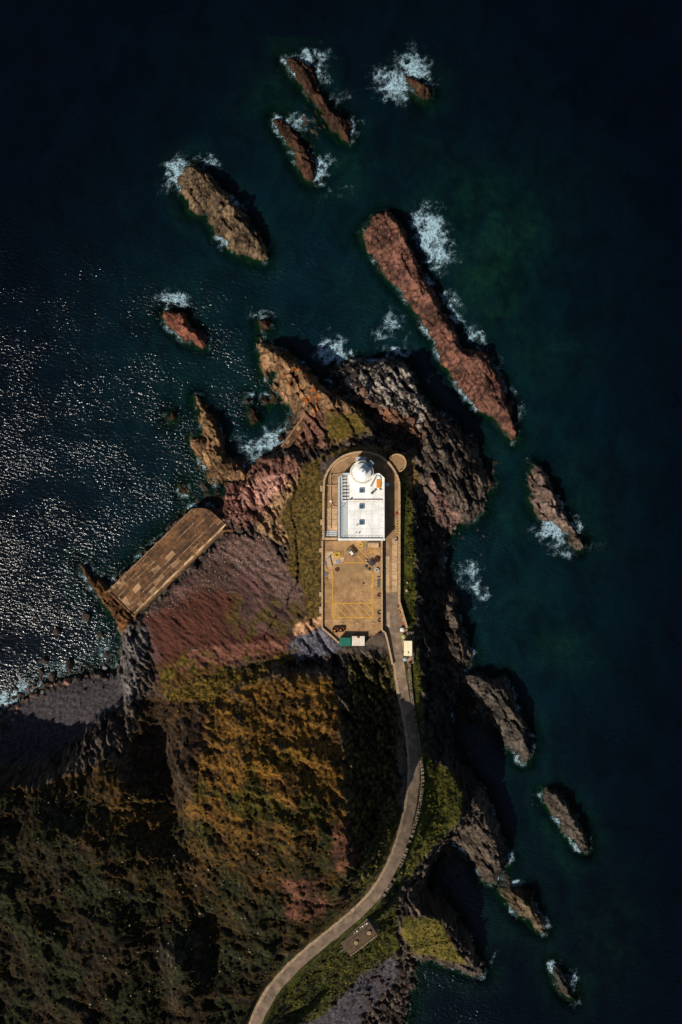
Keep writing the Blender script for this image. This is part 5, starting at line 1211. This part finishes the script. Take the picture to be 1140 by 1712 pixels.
# loose stones on the scree, the pebble fan and the shingle: far too many to count
def stones(name, poly, n, smin, smax, mats, seed):
    q = random.Random(seed); xs_ = [p[0] for p in poly]; ys_ = [p[1] for p in poly]
    X_ = np.array([q.uniform(min(xs_), max(xs_)) for _ in range(n)], np.float32); Y_ = np.array([q.uniform(min(ys_), max(ys_)) for _ in range(n)], np.float32)
    ok = sdist(poly, X_, Y_) > 0; ms_ = [MB() for _ in mats]
    for x, y in zip(X_[ok], Y_[ok]):
        a, b_ = P(float(x), float(y), 8); g = hz(a, b_); a, b_ = P(float(x), float(y), g); g = hz(a, b_)
        if g < .1: continue
        s_ = q.uniform(smin, smax)*q.uniform(.6, 1.2); mb = q.choice(ms_); b0 = len(mb.v)
        t0 = q.random()*6.28
        for k in range(5):
            t = t0+k*1.2566; rr = s_*q.uniform(.7, 1.15); mb.v.append((a+rr*math.cos(t), b_+rr*math.sin(t), g-.12))
        for k in range(5):
            t = t0+k*1.2566; rr = s_*q.uniform(.4, .75); mb.v.append((a+rr*math.cos(t), b_+rr*math.sin(t), g+s_*q.uniform(.5, .9)))
        for k in range(5): mb.f.append((b0+k, b0+(k+1) % 5, b0+5+(k+1) % 5, b0+5+k))
        mb.f.append((b0+5, b0+6, b0+7, b0+8, b0+9))
    for mb, mt in zip(ms_, mats):
        if mb.v: tag(mb.build(name, mt), None, None, kind='stuff')
stones('scree_stones', [(372,893),(440,893),(470,930),(440,950),(330,1000),(250,1040),(232,1040),(300,975)], 1500, .12, .34, [RM['red'], RM['grey'], surf('pale_scree', c4(206,176,140), c4(170,134,104), .9, 2)], 31)
stones('scree_stones', [(260,1030),(400,960),(420,1060),(300,1090)], 700, .1, .24, [RM['red'], RM['brown']], 32)
stones('pebbles', [(716,805),(740,812),(756,855),(765,885),(742,885),(726,850)], 1200, .14, .32, [RM['red'], RM['grey'], RM['brown']], 33)
stones('shingle_stones', [(-10,1200),(60,1165),(120,1140),(200,1125),(212,1150),(160,1200),(60,1240),(-10,1250)], 1800, .1, .26, [RM['grey'], RM['brown'], RM['red']], 34)
stones('shingle_stones', [(540,1695),(612,1625),(650,1604),(662,1640),(620,1690),(590,1712),(520,1712)], 1500, .1, .26, [RM['grey'], RM['grey'], RM['brown']], 35)
stones('hill_stones', [(20,1330),(330,1330),(540,1400),(540,1500),(400,1700),(60,1700)], 260, .12, .4, [surf('pale_hill_stone', c4(176,160,134), c4(120,104,84), .9, 2)], 36)
# low heather and grass clumps, each a little faceted tuft: far too many to count
def clumps(name, wgt, n, smin, smax, mats, seed):
    g = np.random.default_rng(seed); k = n*3
    ii = g.integers(2, NX-3, k*4); jj_ = g.integers(2, NY-3, k*4)
    ok = (g.random(k*4) < wgt[jj_, ii]) & (Hn[jj_, ii] > 4) & (keepaway[jj_, ii] > .6) & (slope2[jj_, ii] < 2.2)
    ii = ii[ok][:n]; jj_ = jj_[ok][:n]; m = len(ii)
    cx0 = X[jj_, ii]; cy0 = Y[jj_, ii]; z0 = Hn[jj_, ii]; sz = g.uniform(smin, smax, m)*g.uniform(.6, 1.3, m)
    which = g.integers(0, len(mats), m)
    for q_, mt in enumerate(mats):
        sel = which == q_; mm = int(sel.sum())
        if not mm: continue
        t = g.random(mm)[:, None]*6.28+np.arange(6)[None]*1.0472; rr = sz[sel][:, None]*g.uniform(.7, 1.3, (mm, 6))
        ring = np.stack([cx0[sel][:, None]+rr*np.cos(t)*1.25, cy0[sel][:, None]+rr*np.sin(t)*.8, np.repeat(z0[sel][:, None]-.1, 6, 1)], 2)
        r2 = rr*.55; up = np.stack([cx0[sel][:, None]+r2*np.cos(t+.4)*1.2, cy0[sel][:, None]+r2*np.sin(t+.4)*.8, z0[sel][:, None]+sz[sel][:, None]*g.uniform(.35, .8, (mm, 6))], 2)
        vv = np.concatenate([ring, up], 1).reshape(-1, 3).astype(np.float32)
        base = (np.arange(mm)*12)[:, None]
        fs = [np.stack([base[:,0]+a, base[:,0]+(a+1) % 6, base[:,0]+6+(a+1) % 6, base[:,0]+6+a], 1) for a in range(6)]
        q4 = np.concatenate(fs).astype(np.int32); hexs = (base+np.arange(6, 12)[None]).astype(np.int32)
        me = bpy.data.meshes.new(name); me.vertices.add(len(vv)); me.vertices.foreach_set('co', vv.ravel())
        me.loops.add(q4.size+hexs.size); me.loops.foreach_set('vertex_index', np.concatenate([q4.ravel(), hexs.ravel()]))
        me.polygons.add(len(q4)+len(hexs)); me.polygons.foreach_set('loop_start', np.concatenate([np.arange(len(q4))*4, q4.size+np.arange(len(hexs))*6]).astype(np.int32))
        me.update(calc_edges=True); me.materials.append(mt)
        o = bpy.data.objects.new(name, me); sc.collection.objects.link(o); o['kind'] = 'stuff'
def pm(n, a, b_): return surf(n, c4(*a), c4(*b_), .95, .12, .0, spec=.05)
north = 1-heath_vignette
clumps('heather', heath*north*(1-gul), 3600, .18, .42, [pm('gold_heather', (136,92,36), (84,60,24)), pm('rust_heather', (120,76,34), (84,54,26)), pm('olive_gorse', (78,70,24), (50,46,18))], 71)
clumps('heather', heath*heath_vignette, 3600, .25, .6, [pm('vignetted_heather', (70,52,22), (40,32,14)), pm('vignetted_gorse', (44,48,16), (26,28,10))], 72)  # darker tufts carry the painted corner vignette
clumps('grass_tussock', np.clip(grassE+bankW+finG+yel, 0, 1)*.9, 7000, .2, .45, [pm('bright_grass', (96,98,28), (56,60,18)), pm('deep_grass', (54,60,18), (28,34,10)), pm('dry_grass', (120,104,46), (80,70,30))], 73)
clumps('grass_tussock', np.clip(grassW+northRim+promG, 0, 1)*.9, 4500, .16, .38, [pm('brown_turf', (92,74,34), (54,44,20)), pm('olive_turf', (64,62,22), (38,38,14)), pm('dry_turf', (124,98,56), (84,66,38))], 74)
# little pole frames left on the scree
DZ = 0.0
for fr_, lab in (([(510,705),(520,690),(545,688),(550,700)], 'bent pipe frame on the red earth above the yellow grass'), ([(470,500),(478,515),(484,498),(492,515)], 'bent wire frame lying in the middle of the brown scree'), ([(672,440),(690,438),(712,440)], 'short pale rail at the upper edge of the olive patch')):
    pp = []
    for p in Q('B', fr_):
        a = P(*p, 14); g = hz(*a); a = P(*p, g); g = hz(*a); pp.append((a[0], a[1], g+.45))
    m_ = MB().tube(pp, .09, 5)
    for p in pp: m_.box(p[0], p[1], p[2]-.7, .1, .1, .75)
    tag(m_.build('bent_frame', greyst), lab, 'frame')
